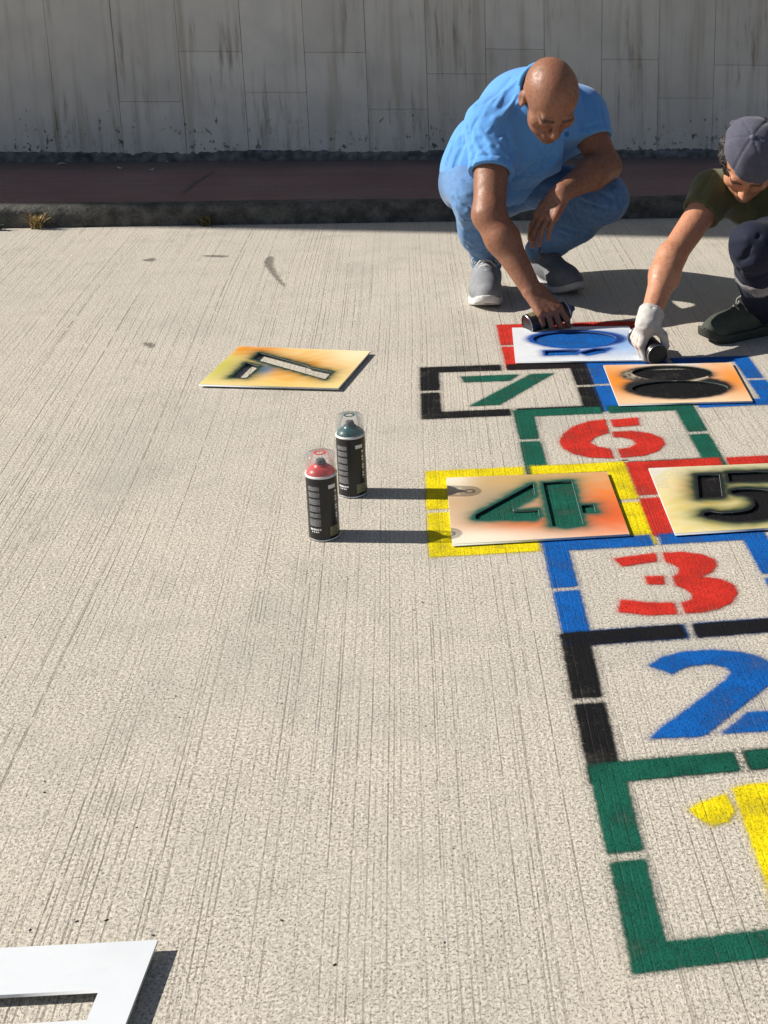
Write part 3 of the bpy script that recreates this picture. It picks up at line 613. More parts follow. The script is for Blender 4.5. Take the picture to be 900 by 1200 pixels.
# =================================================================== PEOPLE: signed-distance modelling
def nrm_(v): v = np.asarray(v, float); return v/np.linalg.norm(v)
class Field:
    def __init__(s, lo, hi, h):
        s.lo = np.array(lo, float); s.h = h; n = (np.ceil((np.array(hi)-s.lo)/h)+1).astype(int)
        s.n = n; s.d = np.full(n, 0.07, np.float32)
    def win(s, lo, hi):
        a = np.clip(np.floor((np.array(lo)-s.lo)/s.h).astype(int), 0, s.n); b = np.clip(np.ceil((np.array(hi)-s.lo)/s.h).astype(int)+1, 0, s.n)
        sl = tuple(slice(i, j) for i, j in zip(a, b))
        ax = [(s.lo[k]+s.h*np.arange(a[k], b[k])).astype(np.float32) for k in range(3)]
        return sl, ax[0][:, None, None], ax[1][None, :, None], ax[2][None, None, :]
    def op(s, prim, k=0.015, mode='u', pad=0.035, grow=0.0):
        fn, lo, hi = prim; sl, x, y, z = s.win(np.array(lo)-pad-grow, np.array(hi)+pad+grow)
        a = s.d[sl]
        if a.size == 0: return
        b = fn(x, y, z)-grow
        if mode == 's': a, b = -a, b
        hh = np.clip(0.5+0.5*(a-b)/k, 0, 1); r = a*(1-hh)+b*hh-k*hh*(1-hh)
        s.d[sl] = -r if mode == 's' else r
        if mode == 's': pass
    def cut(s, p, n, lo=None, hi=None):
        """keep the side n points away from: removes points with (x-p).n > 0"""
        sl, x, y, z = s.win(lo if lo is not None else s.lo, hi if hi is not None else s.lo+s.h*s.n)
        b = (x-p[0])*n[0]+(y-p[1])*n[1]+(z-p[2])*n[2]
        s.d[sl] = np.maximum(s.d[sl], b)
    def ridge(s, a, b, w, amp, taper=True):
        """soft fold along the line a-b (amp>0 raises the cloth)"""
        a, b = np.array(a), np.array(b); pad = 3*w
        sl, x, y, z = s.win(np.minimum(a, b)-pad, np.maximum(a, b)+pad)
        e = b-a; L2 = e@e
        t = np.clip(((x-a[0])*e[0]+(y-a[1])*e[1]+(z-a[2])*e[2])/L2, 0, 1)
        q = (x-a[0]-t*e[0])**2+(y-a[1]-t*e[1])**2+(z-a[2]-t*e[2])**2
        f = np.exp(-q/(w*w))
        if taper: f = f*(0.35+0.65*np.sin(np.pi*np.clip(t, 0.04, 0.96)))
        s.d[sl] -= (amp*f).astype(np.float32)
    def wobble(s, amp, freq, seed=0, stretch=(1, 1, 1)):
        sl, x, y, z = s.win(s.lo, s.lo+s.h*s.n); near = np.abs(s.d) < 0.03
        X, Y, Z = [np.broadcast_to(c, s.d.shape)[near].astype(np.float64) for c in (x, y, z)]
        X = X*stretch[0]; Y = Y*stretch[1]; Z = Z*stretch[2]
        r = np.random.RandomState(seed); o = np.zeros(len(X))
        for k in range(6):
            v = r.normal(size=3); v /= np.linalg.norm(v); u = r.normal(size=3); f = freq*r.uniform(.6, 1.7)
            o += np.sin(f*(v[0]*X+v[1]*Y+v[2]*Z)+r.uniform(0, 6)+1.6*np.sin(f*.45*(u[0]*X+u[1]*Y+u[2]*Z)))/(k*.25+1)
        s.d[near] += (amp*o/2.2).astype(np.float32)
    def at(s, p):
        i = np.clip(np.round((np.asarray(p)-s.lo)/s.h).astype(int), 0, s.n-1); return s.d[tuple(i)]
    def hit(s, x, y, Y0=3.4, Y1=6.0):
        """first surface point seen at a photo pixel"""
        for Y in np.arange(Y0, Y1, 0.003):
            p = AY(x, y, Y)
            if np.all(p >= s.lo) and np.all(p < s.lo+s.h*(s.n-1)) and s.at(p) < 0: return p
        return None
    def fold(s, px, w, amp):
        ps = [s.hit(x, y) for x, y in px]
        ps = [p for p in ps if p is not None]
        for a, b in zip(ps, ps[1:]):
            if np.linalg.norm(a-b) < 0.25: s.ridge(a, b, w, amp, False)
    def mesh(s, smooth=1):
        d, h = s.d, s.h; ins = d < 0
        c = np.zeros(np.array(d.shape)-1, np.int8)
        for i in (0, 1):
            for j in (0, 1):
                for k in (0, 1): c += ins[i:d.shape[0]-1+i, j:d.shape[1]-1+j, k:d.shape[2]-1+k]
        act = (c > 0) & (c < 8); idx = np.argwhere(act); vid = np.full(act.shape, -1, np.int64); vid[act] = np.arange(len(idx))
        pos = np.zeros((len(idx), 3)); cnt = np.zeros(len(idx))
        crn = [(i, j, k) for i in (0, 1) for j in (0, 1) for k in (0, 1)]
        for a in crn:
            for b in crn:
                if sum(b) == sum(a)+1 and all(q >= p for p, q in zip(a, b)):
                    da = d[idx[:, 0]+a[0], idx[:, 1]+a[1], idx[:, 2]+a[2]]; db = d[idx[:, 0]+b[0], idx[:, 1]+b[1], idx[:, 2]+b[2]]
                    cr = (da < 0) != (db < 0); t = np.where(cr, da/np.where(cr, da-db, 1), 0)
                    pos += np.where(cr[:, None], np.array(a)+t[:, None]*(np.array(b)-np.array(a)), 0); cnt += cr
        V = s.lo + h*(idx+pos/cnt[:, None]); F = []
        I = ins
        for ax in range(3):
            o1, o2 = (ax+1) % 3, (ax+2) % 3
            sl0 = [slice(1, -1)]*3; sl1 = [slice(1, -1)]*3; sl0[ax] = slice(0, -1); sl1[ax] = slice(1, None)
            A, B = I[tuple(sl0)], I[tuple(sl1)]; e = np.argwhere(A != B); off = np.ones(3, int); off[ax] = 0; e = e+off
            def cell(d1, d2):
                q = e.copy(); q[:, o1] += d1; q[:, o2] += d2; return vid[q[:, 0], q[:, 1], q[:, 2]]
            Q = np.stack([cell(-1, -1), cell(0, -1), cell(0, 0), cell(-1, 0)], 1)
            inA = I[e[:, 0], e[:, 1], e[:, 2]]
            Q[~inA] = Q[~inA][:, ::-1]; F.append(Q[(Q >= 0).all(1)])
        F = np.concatenate(F)
        for _ in range(smooth):
            a = np.concatenate([F[:, k] for k in range(4)]); b = np.concatenate([F[:, (k+1) % 4] for k in range(4)])
            n = np.bincount(a, minlength=len(V)); m = np.stack([np.bincount(a, V[b, k], len(V)) for k in range(3)], 1)/np.maximum(n, 1)[:, None]
            V = np.where(n[:, None] > 0, 0.5*V+0.5*m, V)
        return V, F
    def obj(s, name, mat, parent, colour=None, smooth=1):
        V, F = s.mesh(smooth); o = mesh_obj(name, V, F, mat, parent, True)
        if colour is not None:
            c = colour(V) if callable(colour) else np.tile(np.array(colour, float), (len(V), 1))
            at = o.data.attributes.new('tint', 'FLOAT_COLOR', 'POINT'); at.data.foreach_set('color', np.column_stack([c, np.ones(len(c))]).astype(np.float32).ravel())
        return o
def cone(a, b, ra, rb, flat=None):
    a, b = np.array(a, float), np.array(b, float); e = b-a; L2 = max(e@e, 1e-9)
    def fn(x, y, z):
        X, Y, Z = x-a[0], y-a[1], z-a[2]
        t = np.clip((X*e[0]+Y*e[1]+Z*e[2])/L2, 0, 1)
        X, Y, Z = X-t*e[0], Y-t*e[1], Z-t*e[2]; sc = 1.0
        if flat is not None:
            n, f = flat; c = (X*n[0]+Y*n[1]+Z*n[2])*(1/f-1); X, Y, Z = X+n[0]*c, Y+n[1]*c, Z+n[2]*c; sc = (1+f)/2
        return ((np.sqrt(X*X+Y*Y+Z*Z)-(ra+(rb-ra)*t))*sc).astype(np.float32)
    m = max(ra, rb); return fn, np.minimum(a, b)-m, np.maximum(a, b)+m
def ell(c, r, R=None):
    c = np.array(c, float); r = np.array(r, float); R = np.eye(3) if R is None else np.array(R, float)   # rows = axes
    def fn(x, y, z):
        X, Y, Z = x-c[0], y-c[1], z-c[2]
        q = [(X*R[k, 0]+Y*R[k, 1]+Z*R[k, 2]) for k in range(3)]
        k0 = np.sqrt(sum((q[k]/r[k])**2 for k in range(3)))+1e-6; k1 = np.sqrt(sum((q[k]/r[k]**2)**2 for k in range(3)))+1e-6
        return (k0*(k0-1)/k1).astype(np.float32)
    m = max(r); return fn, c-m, c+m
def frame(fwd, up):
    f = nrm_(fwd); u = np.asarray(up, float); u = nrm_(u-f*(u@f)); return np.cross(f, u), f, u      # side, forward, up
def hand_prims(wrist, fdir, back, thumb, curls, sc=1.0, splay=0.06, thumb_dirs=None, thumb_base=None):
    """palm and five fingers; fdir wrist->knuckles, back = normal of the back of the hand, thumb=+1/-1 side of cross(fdir,back)"""
    f = nrm_(fdir); n = nrm_(np.asarray(back)-f*(np.asarray(back)@f)); sd = np.cross(f, n)*thumb
    w = np.array(wrist, float); P = []; tips = []
    off = (0.031, 0.0105, -0.0105, -0.0295); ml = (0.092, 0.095, 0.089, 0.080)
    fl = ((0.043, 0.026, 0.021), (0.048, 0.030, 0.022), (0.044, 0.028, 0.021), (0.034, 0.021, 0.019)); fr = (0.0098, 0.0102, 0.0096, 0.0085)
    for i in range(4):
        kn = w+(f*ml[i]+sd*off[i])*sc
        P.append((cone(w+sd*off[i]*0.55*sc+f*0.012*sc, kn, 0.0165*sc, 0.0125*sc), 0.012))
        d0 = nrm_(f+sd*splay*(1.5-i)); p = kn; ang = 0
        for j in range(3):
            ang += curls[i][j]; d = d0*math.cos(ang)-n*math.sin(ang); q = p+d*fl[i][j]*sc
            P.append((cone(p, q, (fr[i]-0.0009*j)*sc, (fr[i]-0.0009*(j+1))*sc), 0.0035)); p = q
        tips.append(p)
    tb = w+(f*0.022+sd*0.026-n*0.006)*sc if thumb_base is None else w+(f*thumb_base[0]+sd*thumb_base[1]+n*thumb_base[2])*sc
    td = thumb_dirs or ((0.55, 0.75, -0.35), (0.85, 0.35, -0.35), (0.95, 0.1, -0.35)); p = tb
    for j, (L, ra, rb) in enumerate(((0.046, 0.0165, 0.0125), (0.034, 0.012, 0.0108), (0.028, 0.0106, 0.0088))):
        q = p+nrm_(f*td[j][0]+sd*td[j][1]+n*td[j][2])*L*sc; P.append((cone(p, q, ra*sc, rb*sc), 0.010 if j == 0 else 0.004)); p = q
    return P, tips, p
def add_head(F, c, fwd, up, sc, neck_to, neck_r):
    s_, f, u = frame(fwd, up); c = np.array(c, float)
    L = lambda x, y, z: c+(s_*x+f*y+u*z)*sc
    R = np.array([s_, f, u]); E = lambda x, y, z, a, b, d, k=0.02: F.op(ell(L(x, y, z), np.array([a, b, d])*sc, R), k)
    F.op(cone(L(0, -0.045, -0.05), neck_to, 0.058*sc, neck_r), 0.03)
    E(0, -0.014, 0.030, 0.081, 0.100, 0.088); E(0, 0.028, -0.045, 0.062, 0.062, 0.072, 0.03); E(0, 0.030, -0.085, 0.050, 0.050, 0.034, 0.03); E(0, 0.074, -0.104, 0.024, 0.020, 0.018)
    for q in (-1, 1):
        E(q*0.043, 0.055, -0.026, 0.028, 0.026, 0.022, 0.02)
        F.op(ell(L(q*0.031, 0.104, -0.001), np.array([0.019, 0.022, 0.014])*sc, R), 0.012, 's')
        E(q*0.031, 0.0755, -0.004, 0.0155, 0.0155, 0.0145, 0.004)
        E(q*0.083, -0.012, -0.012, 0.010, 0.021, 0.033, 0.008)
        F.op(ell(L(q*0.093, -0.006, -0.010), np.array([0.007, 0.011, 0.018])*sc, R), 0.006, 's')
        E(q*0.0125, 0.099, -0.036, 0.0095, 0.012, 0.008, 0.006)
    F.op(cone(L(-0.038, 0.080, 0.020), L(0.038, 0.080, 0.020), 0.013*sc, 0.013*sc), 0.02)
    F.op(cone(L(0, 0.088, 0.012), L(0, 0.111, -0.029), 0.0085*sc, 0.0125*sc), 0.012)
    F.op(cone(L(-0.019, 0.086, -0.066), L(0.019, 0.086, -0.066), 0.008*sc, 0.008*sc), 0.006); F.op(cone(L(-0.015, 0.085, -0.079), L(0.015, 0.085, -0.079), 0.0085*sc, 0.0085*sc), 0.006)
    F.op(cone(L(-0.024, 0.0995, -0.0725), L(0.024, 0.0995, -0.0725), 0.0035*sc, 0.0035*sc), 0.004, 's')
    loc = lambda V: np.stack([((V-c)@a)/sc for a in (s_, f, u)], 1)
    return L, loc
def skin_tint(base, V, loc, hair=None, stubble=0.25, beard_col=(0.06, 0.045, 0.04)):
    c = np.tile(np.array(base, float), (len(V), 1)); q = loc(V)
    def put(w, colr): nonlocal c; c = c*(1-w[:, None])+np.array(colr)*w[:, None]
    x, y, z = q.T; head = (np.abs(x) < 0.11) & (np.abs(y+0.01) < 0.14) & (z > -0.14) & (z < 0.14)
    brow = head & (y > 0.055) & (np.abs(np.abs(x)-0.032) < 0.021) & (np.abs(z-0.022-0.10*(0.03-np.abs(np.abs(x)-0.03))) < 0.0062); put(brow*0.8, (0.03, 0.022, 0.018))
    lash = head & (y > 0.07) & (np.abs(np.abs(x)-0.031) < 0.015) & (np.abs(z+0.0095) < 0.0032); put(lash*0.75, (0.04, 0.025, 0.02))
    lips = head & (y > 0.078) & (np.abs(x) < 0.024) & (np.abs(z+0.0725) < 0.012); put(lips*0.45, (0.28, 0.09, 0.07))
    st = head*np.clip((-0.035-z)/0.03, 0, 1)*np.clip((y+0.03)/0.04, 0, 1)*(np.abs(z+0.0725) > 0.012); put(st*stubble, beard_col)
    put(head*np.exp(-((np.abs(x)-0.045)/0.02)**2-((z+0.03)/0.025)**2)*(y > 0.03)*0.25, (base[0]*1.1, base[1]*0.75, base[2]*0.7))
    return c
def mat_skin():
    t = NT('skin'); p = t.obj(); a = t.attr('tint').outputs['Color']
    m1_, m2_, m3_ = t.noise(p, 16, 4, 0.6), t.noise(p, 75, 3, 0.6), t.noise(p, 420, 2, 0.6)
    c = t.mix(t.mapr(m1_, 0.35, 0.7, 0, 0.55), a, (1.0, 0.74, 0.66), 'MULTIPLY')
    c = t.mix(t.mapr(m2_, 0.45, 0.72, 0, 0.6), c, (0.66, 0.60, 0.58), 'MULTIPLY')
    c = t.mix(t.mapr(m3_, 0.52, 0.7, 0, 0.35), c, (0.6, 0.52, 0.5), 'MULTIPLY')
    t.set(color=c, rough=t.mapr(m2_, 0.3, 0.7, 0.42, 0.60), spec=0.45, sss=0.08)
    t.b.inputs['Subsurface Radius'].default_value = (0.010, 0.004, 0.002); t.b.inputs['Subsurface Scale'].default_value = 0.6
    h = t.math('MULTIPLY_ADD', m3_, 0.25, t.math('MULTIPLY_ADD', m2_, 0.6, t.math('MULTIPLY', m1_, 1.6)))
    t.set(normal=t.bump(h, 0.55, 0.0035)); return t.m
M_SKIN = mat_skin()
M_KNIT = mat_vcol('cotton_jersey', 0.85, 0.25, 700, sheen=0.25, spec=0.2, var=0.05)
M_DENIM = mat_vcol('denim', 0.85, 0.45, 520, sheen=0.2, spec=0.2, var=0.16)
M_TWILL = mat_vcol('work_twill', 0.8, 0.3, 600, sheen=0.05, spec=0.25, var=0.1)
M_SUEDE = mat_vcol('shoe_upper', 0.75, 0.4, 500, spec=0.3, var=0.12)
M_RUBBER = mat_vcol('rubber_sole', 0.6, 0.2, 200, spec=0.4, var=0.1)
def shoe(parent, heel, fwd, sc, upper_col, sole_col, lace_col, boot=False, pitch=0.0):
    """heel = ground point under the heel, fwd = horizontal direction of the toe"""
    F = Field((-0.03, -0.085, -0.01), (0.34, 0.085, 0.20), 0.004); h = 0.03 if boot else 0.022
    F.op(cone((0.045, 0, 0.058), (0.13, 0, 0.058), 0.036, 0.040), 0.02); F.op(cone((0.12, 0, 0.058), (0.215, 0.004, 0.046), 0.041, 0.041), 0.02)
    F.op(cone((0.20, -0.008, 0.042), (0.252, 0.006, 0.040), 0.041, 0.034), 0.02); F.op(cone((0.052, 0, 0.06), (0.048, 0, 0.165 if boot else 0.098), 0.037, 0.044 if boot else 0.041), 0.02)
    F.op(cone((0.075, 0, 0.105), (0.165, 0, 0.078), 0.022, 0.017), 0.02)           # tongue ridge
    F.cut((0, 0, h-0.004), (0, 0, -1)); F.cut((0, 0, 0.172 if boot else 0.115), (0, 0, 1))
    F.op(cone((0.05, 0, 0.095), (0.048, 0, 0.22), 0.030, 0.036), 0.008, 's')
    for xx in (0.185, 0.212): F.ridge((xx, -0.05, 0.06), (xx+0.006, 0.05, 0.06), 0.006, -0.002, False)
    for sgn in (-1, 1): F.ridge((0.10, sgn*0.041, 0.075), (0.20, sgn*0.047, 0.045), 0.005, 0.003, False); F.ridge((0.06, sgn*0.04, 0.03), (0.13, sgn*0.043, 0.085), 0.006, 0.0025, False)
    up = F.obj('shoe', M_SUEDE, None, upper_col)
    Gs = Field((-0.03, -0.085, -0.012), (0.34, 0.085, 0.06), 0.004); sl, x, y, z = Gs.win(Gs.lo, Gs.lo+Gs.h*Gs.n)
    def c2(ax, ay, bx, by, ra, rb):
        ex, ey = bx-ax, by-ay; t = np.clip(((x-ax)*ex+(y-ay)*ey)/(ex*ex+ey*ey), 0, 1); return np.sqrt((x-ax-t*ex)**2+(y-ay-t*ey)**2)-(ra+(rb-ra)*t)
    d2 = np.minimum(np.minimum(c2(0.038, 0, 0.11, 0.002, 0.041, 0.038), c2(0.11, 0.002, 0.205, -0.001, 0.039, 0.050)), c2(0.20, -0.002, 0.256, 0.004, 0.049, 0.038)) + 0*z
    zb = np.maximum(0, x-0.20)**2*3.5 + 0*y                                        # toe spring
    hz = np.maximum(z-zb-h*(1+0.35*np.clip(1-x/0.12, 0, 1)), zb-z)
    Gs.d[...] = np.maximum(d2, hz)+0.0
    if boot: pass
    so = Gs.obj('sole', M_RUBBER, None, sole_col)
    bm = bmesh.new()
    for k in range(4 if not boot else 6):
        xx = 0.178-0.022*k; zz = 0.083+0.011*k if xx > 0.08 else 0.12+0.012*(k-4); hw = 0.026+0.002*k
        add_tube(bm, [(xx-0.004, -hw, zz-0.014), (xx, -hw*0.5, zz+0.006), (xx+0.003, 0, zz+0.011), (xx+0.004, hw*0.5, zz+0.006), (xx, hw, zz-0.014)], [0.0032]*5, 6)
        add_tube(bm, [(xx+0.012, -hw, zz-0.018), (xx+0.006, 0, zz+0.009), (xx-0.008, hw, zz-0.012)], [0.0028]*3, 6)
    for q in (-1, 1): add_tube(bm, [(0.108, 0, 0.124), (0.112, q*0.022, 0.131), (0.125, q*0.04, 0.112), (0.13, q*0.036, 0.098)], [0.0028]*4, 6)
    la = bm_obj('lace', bm, mat_plain('lace', lace_col, 0.8), None, True)
    f = nrm_((fwd[0], fwd[1], 0)); sdv = np.cross((0, 0, 1), f)
    Mx = Matrix(((f[0]*sc, sdv[0]*sc, 0, heel[0]), (f[1]*sc, sdv[1]*sc, 0, heel[1]), (0, 0, sc, heel[2]), (0, 0, 0, 1))) @ Matrix.Rotation(pitch, 4, 'Y')
    up.matrix_basis = Mx; up.parent = parent; up.matrix_parent_inverse = Matrix.Translation(-parent.location)
    for o in (so, la): o.parent = up
    return up
def J(x, y, Y): return AY(x, y, Y)
# ------------------------------------------------------------------ man in the blue t-shirt
m1 = empty('person', (0.40, 4.85, 0)); tag(m1, 'crouching bald man in a sky blue t-shirt and blue jeans, spraying with one hand', 'person')
rT, rA, rK, rH = J(569, 352, 4.66), J(570, 312, 4.87), J(557, 232, 4.66), J(548, 212, 5.00)
lT, lA, lK, lH = J(664, 335, 4.80), J(630, 298, 4.99), J(710, 232, 4.74), J(606, 210, 5.02)
pel = J(574, 210, 5.02); bel = J(585, 184, 4.93); che = J(622, 144, 4.79); nck = J(640, 104, 4.66); hd = J(645, 116, 4.47)
rS, rE, rW = J(578, 150, 4.68), J(573, 252, 4.48), J(622, 338, 4.38)
lS, lE, lW = J(682, 134, 4.80), J(709, 194, 4.70), J(659, 225, 4.53)
h_f, h_u = (0.12, -0.61, -0.79), (0.14, -0.74, 0.64)
lo, hi = (-0.02, 4.12, -0.01), (0.90, 5.30, 1.0)
B = Field(lo, hi, 0.0036)
spine = nrm_(nck-pel)
B.op(ell(pel, (0.14, 0.12, 0.11)), 0.04); B.op(ell(bel, (0.135, 0.125, 0.12)), 0.04); B.op(ell(che, (0.145, 0.13, 0.14)), 0.04); B.op(cone(che, nck, 0.10, 0.066), 0.04)
for a, b, ra, rb in ((rH, rK, .08, .055), (rK, rA, .052, .036), (lH, lK, .08, .055), (lK, lA, .052, .036), (rA+(0, 0, -.03), rT+(0, 0, .015), .032, .02), (lA+(0, 0, -.03), lT+(0, 0, .015), .032, .02)): B.op(cone(a, b, ra, rb), 0.03)
for s_, e_, w_ in ((rS, rE, rW), (lS, lE, lW)):
    B.op(cone(che+(s_-che)*0.55, s_, 0.075, 0.062), 0.04); B.op(cone(s_, e_, 0.062, 0.050), 0.03)
    d_ = w_-e_; B.op(cone(e_, e_+d_*0.32, 0.050, 0.0515), 0.03); B.op(cone(e_+d_*0.32, w_, 0.0515, 0.033), 0.03)
L1, loc1 = add_head(B, hd, h_f, h_u, 1.04, nck+(0, 0.03, -0.01), 0.068)
# right hand: palm over a can that lies along X, fingers down its near side
hf1, hn1 = nrm_((0.55, -0.50, -0.62)), np.array((0.10, -0.60, 0.78)); hn1 = nrm_(hn1-hf1*(hn1@hf1)); hs1 = -np.cross(hf1, hn1)
can1_ax = nrm_(hs1+np.array((0.10, -0.10, -0.12))); can1_c = rW+hf1*0.098-hn1*0.047+hs1*0.012
hp, tips, tt = hand_prims(rW, hf1, hn1, -1, ((0.35, 0.65, 0.45), (0.65, 0.80, 0.55), (0.72, 0.85, 0.55), (0.80, 0.85, 0.55)), 1.12, 0.05, thumb_dirs=((0.6, 0.45, -0.65), (0.75, 0.1, -0.7), (0.7, -0.1, -0.75)))
for p, k in hp: B.op(p, k)
# left hand: hangs relaxed from the knee
hp2, tips2, tt2 = hand_prims(lW, nrm_(J(641, 252, 4.50)-lW), (-0.66, -0.70, 0.10), +1, ((0.30, 0.35, 0.25), (0.22, 0.35, 0.25), (0.18, 0.32, 0.25), (0.22, 0.3, 0.25)), 1.08, 0.02, thumb_dirs=((0.7, 0.5, -0.4), (0.9, 0.2, -0.35), (0.95, 0.0, -0.35)))
for p, k in hp2: B.op(p, k)
SK1 = (0.27, 0.130, 0.078)
B.obj('body', M_SKIN, m1, lambda V: skin_tint(SK1, V, loc1, stubble=0.3), 1)
# t-shirt
T = Field((-0.02, 4.4, 0.2), (0.86, 5.3, 1.0), 0.0036)
T.op(ell(pel+np.array((0.0, 0.01, 0.02)), (0.178, 0.165, 0.15)), 0.06); T.op(ell(bel, (0.178, 0.172, 0.165)), 0.07); T.op(ell(che, (0.186, 0.178, 0.188)), 0.08); T.op(cone(che, nck+(0, 0.02, -0.02), 0.135, 0.088), 0.06)
ends = []
for s_, e_, fr, r0, r1 in ((rS, rE, 0.52, 0.083, 0.077), (lS, lE, 0.52, 0.080, 0.074)):
    T.op(cone(che+(s_-che)*0.55, s_, 0.105, 0.083), 0.06); he = s_+(e_-s_)*(fr+0.12); T.op(cone(s_, he, r0, r1), 0.05); ends.append((s_, e_, fr))
T.wobble(0.0035, 20, 3)
for px, w, a in (([(609, 118), (580, 140), (552, 172)], .010, .007), ([(604, 128), (586, 158)], .009, -.007), ([(556, 125), (540, 160), (522, 190)], .013, .006), ([(548, 150), (556, 180), (552, 196)], .008, -.008), ([(600, 165), (612, 190), (604, 212)], .012, .007),
                 ([(640, 175), (622, 196), (606, 208)], .010, -.007), ([(660, 168), (650, 190), (625, 205)], .010, .006), ([(684, 118), (700, 140), (704, 150)], .008, .006), ([(672, 120), (682, 150)], .008, -.007), ([(668, 110), (676, 160)], .008, .006), ([(562, 150), (575, 170), (590, 176)], .008, .006), ([(598, 92), (570, 120)], .010, -.004),
                 ([(513, 196), (540, 200), (560, 206)], .007, -.007), ([(590, 150), (598, 178), (596, 200)], .007, -.006), ([(564, 178), (584, 186), (596, 184)], .006, .005), ([(630, 165), (640, 190)], .009, -.005)): T.fold(px, w, a)
rs = np.random.RandomState(5)
def random_folds(F, boxes, n, w, amp):
    """many short creases that run roughly along a given direction inside photo boxes"""
    for (x0, y0, x1, y1, dx, dy) in boxes:
        for _ in range(n):
            x, y = rs.uniform(x0, x1), rs.uniform(y0, y1); L = rs.uniform(.9, 1.9); q = rs.uniform(-.18, .18)
            F.fold([(x, y), (x+(dx-dy*q)*L*.5, y+(dy+dx*q)*L*.5), (x+dx*L, y+dy*L)], w*rs.uniform(.7, 1.3), amp*rs.choice([-1, 1])*rs.uniform(.6, 1.2))
random_folds(T, [(535, 110, 585, 150, -22, 34), (515, 160, 545, 190, -8, 22), (556, 150, 590, 185, 14, 20), (600, 160, 640, 200, -14, 26), (640, 150, 675, 190, -16, 22), (676, 110, 700, 145, 8, 24), (590, 90, 610, 120, -18, 22)], 4, .0062, .0062)
for s_, e_, fr in ends:
    n = nrm_(e_-s_); p = s_+(e_-s_)*fr; T.cut(p, n, p-0.11, p+0.13)
    T.op(cone(p-n*0.035, p+n*0.08, 0.054, 0.066), 0.004, 's')
    sl, x, y, z = T.win(p-0.12, p+0.12); al = (x-p[0])*n[0]+(y-p[1])*n[1]+(z-p[2])*n[2]; rr_ = (x-p[0])**2+(y-p[1])**2+(z-p[2])**2
    T.d[sl] += (0.0028*np.exp(-((al+0.022)/0.0035)**2)*(rr_ < 0.0105)).astype(np.float32)
T.cut(pel+np.array((0.02, 0.02, -0.035)), nrm_((0.06, 0.22, -0.97)))
ndir = nrm_(L1(0, -0.045, -0.05)-nck-np.array((0, 0.03, -0.01))); nb = nck+np.array((0, 0.02, 0.0))
T.op(cone(nb, nb+ndir*0.16, 0.076, 0.082), 0.008, 's')
emb = T.hit(664, 157)
def tee_col(V):
    c = np.tile(np.array((0.10, 0.31, 0.70)), (len(V), 1))
    if emb is not None:
        r = np.linalg.norm(V-emb, axis=1); c[(r < 0.010)] = (0.03, 0.14, 0.42)
    return c
tee = T.obj('t_shirt', M_KNIT, m1, tee_col, 1)
def collar(centre, axis, r, tube, col, parent, tilt=1.0):
    ax = nrm_(axis); a = nrm_(np.cross(ax, (0, 0, 1))); b = np.cross(ax, a); bm = bmesh.new()
    pts = [Vector(centre+(a*math.cos(q)+b*math.sin(q)*tilt)*r) for q in np.linspace(0, 2*math.pi, 41)]
    add_tube(bm, pts, [tube]*41, 8, False); o = bm_obj('collar', bm, mat_plain('rib_knit', col, 0.9, 0.08, 300, 0.3), None, True); o.parent = parent; return o
collar(nb+ndir*0.030, ndir, 0.083, 0.0085, (0.085, 0.31, 0.66), tee)
# jeans
Q = Field((-0.02, 4.45, 0.02), (0.92, 5.3, 0.62), 0.0042)
Q.op(ell(pel+np.array((0.0, 0.01, -0.02)), (0.170, 0.150, 0.125)), 0.05)
for h_, k_, a_ in ((rH, rK, rA), (lH, lK, lA)):
    Q.op(cone(h_, k_, 0.098, 0.078), 0.04); Q.op(cone(k_, k_+(a_-k_)*0.5, 0.076, 0.068), 0.03); Q.op(cone(k_+(a_-k_)*0.4, a_+(k_-a_)*0.04, 0.068, 0.054), 0.03)
Q.wobble(0.004, 24, 11); Q.wobble(0.0012, 55, 12)
for px, w, a in (([(513, 222), (530, 246), (548, 262)], .009, -.009), ([(520, 240), (538, 256), (552, 258)], .007, .008), ([(534, 262), (548, 272), (560, 270)], .007, -.009), ([(538, 276), (552, 284), (562, 282)], .007, .007), ([(516, 206), (540, 212), (552, 226)], .008, .006), ([(600, 222), (640, 226), (680, 220)], .012, -.007), ([(640, 250), (680, 262), (712, 262)], .010, .007), ([(650, 270), (680, 278), (700, 272)], .009, -.007),
                 ([(548, 300), (566, 306), (580, 302)], .006, .008), ([(550, 310), (568, 314)], .006, -.007), ([(636, 288), (660, 296)], .007, .007), ([(720, 222), (732, 240), (728, 256)], .009, .006), ([(700, 205), (716, 216), (724, 232)], .008, -.006)): Q.fold(px, w, a)
random_folds(Q, [(515, 205, 545, 250, 16, 16), (535, 255, 560, 300, 22, 5), (640, 215, 720, 260, 30, 10), (640, 262, 690, 290, 26, 6), (715, 215, 735, 250, 4, 20)], 6, .0064, .0064)
for k_, a_ in ((rK, rA), (lK, lA)):
    n = nrm_(a_-k_); p = a_-n*0.005; Q.cut(p, n, p-0.10, p+0.12); Q.op(cone(p-n*0.03, p+n*0.05, 0.042, 0.050), 0.004, 's')
def denim(V):
    c = np.tile(np.array((0.10, 0.215, 0.42)), (len(V), 1)); k = 0.5+0.5*np.sin(V[:, 0]*9+V[:, 2]*14+2*np.sin(V[:, 1]*7)); return c*(0.8+0.35*k[:, None])
jn = Q.obj('jeans', M_DENIM, m1, denim, 1)
rdir = nrm_((rT-rA)*(1, 1, 0)); ldir = nrm_((lT-lA)*(1, 1, 0))
shoe(m1, np.array((*(rA-rdir*0.052)[:2], 0)), rdir, 1.17, (0.24, 0.25, 0.27), (0.58, 0.58, 0.57), (0.50, 0.50, 0.50))
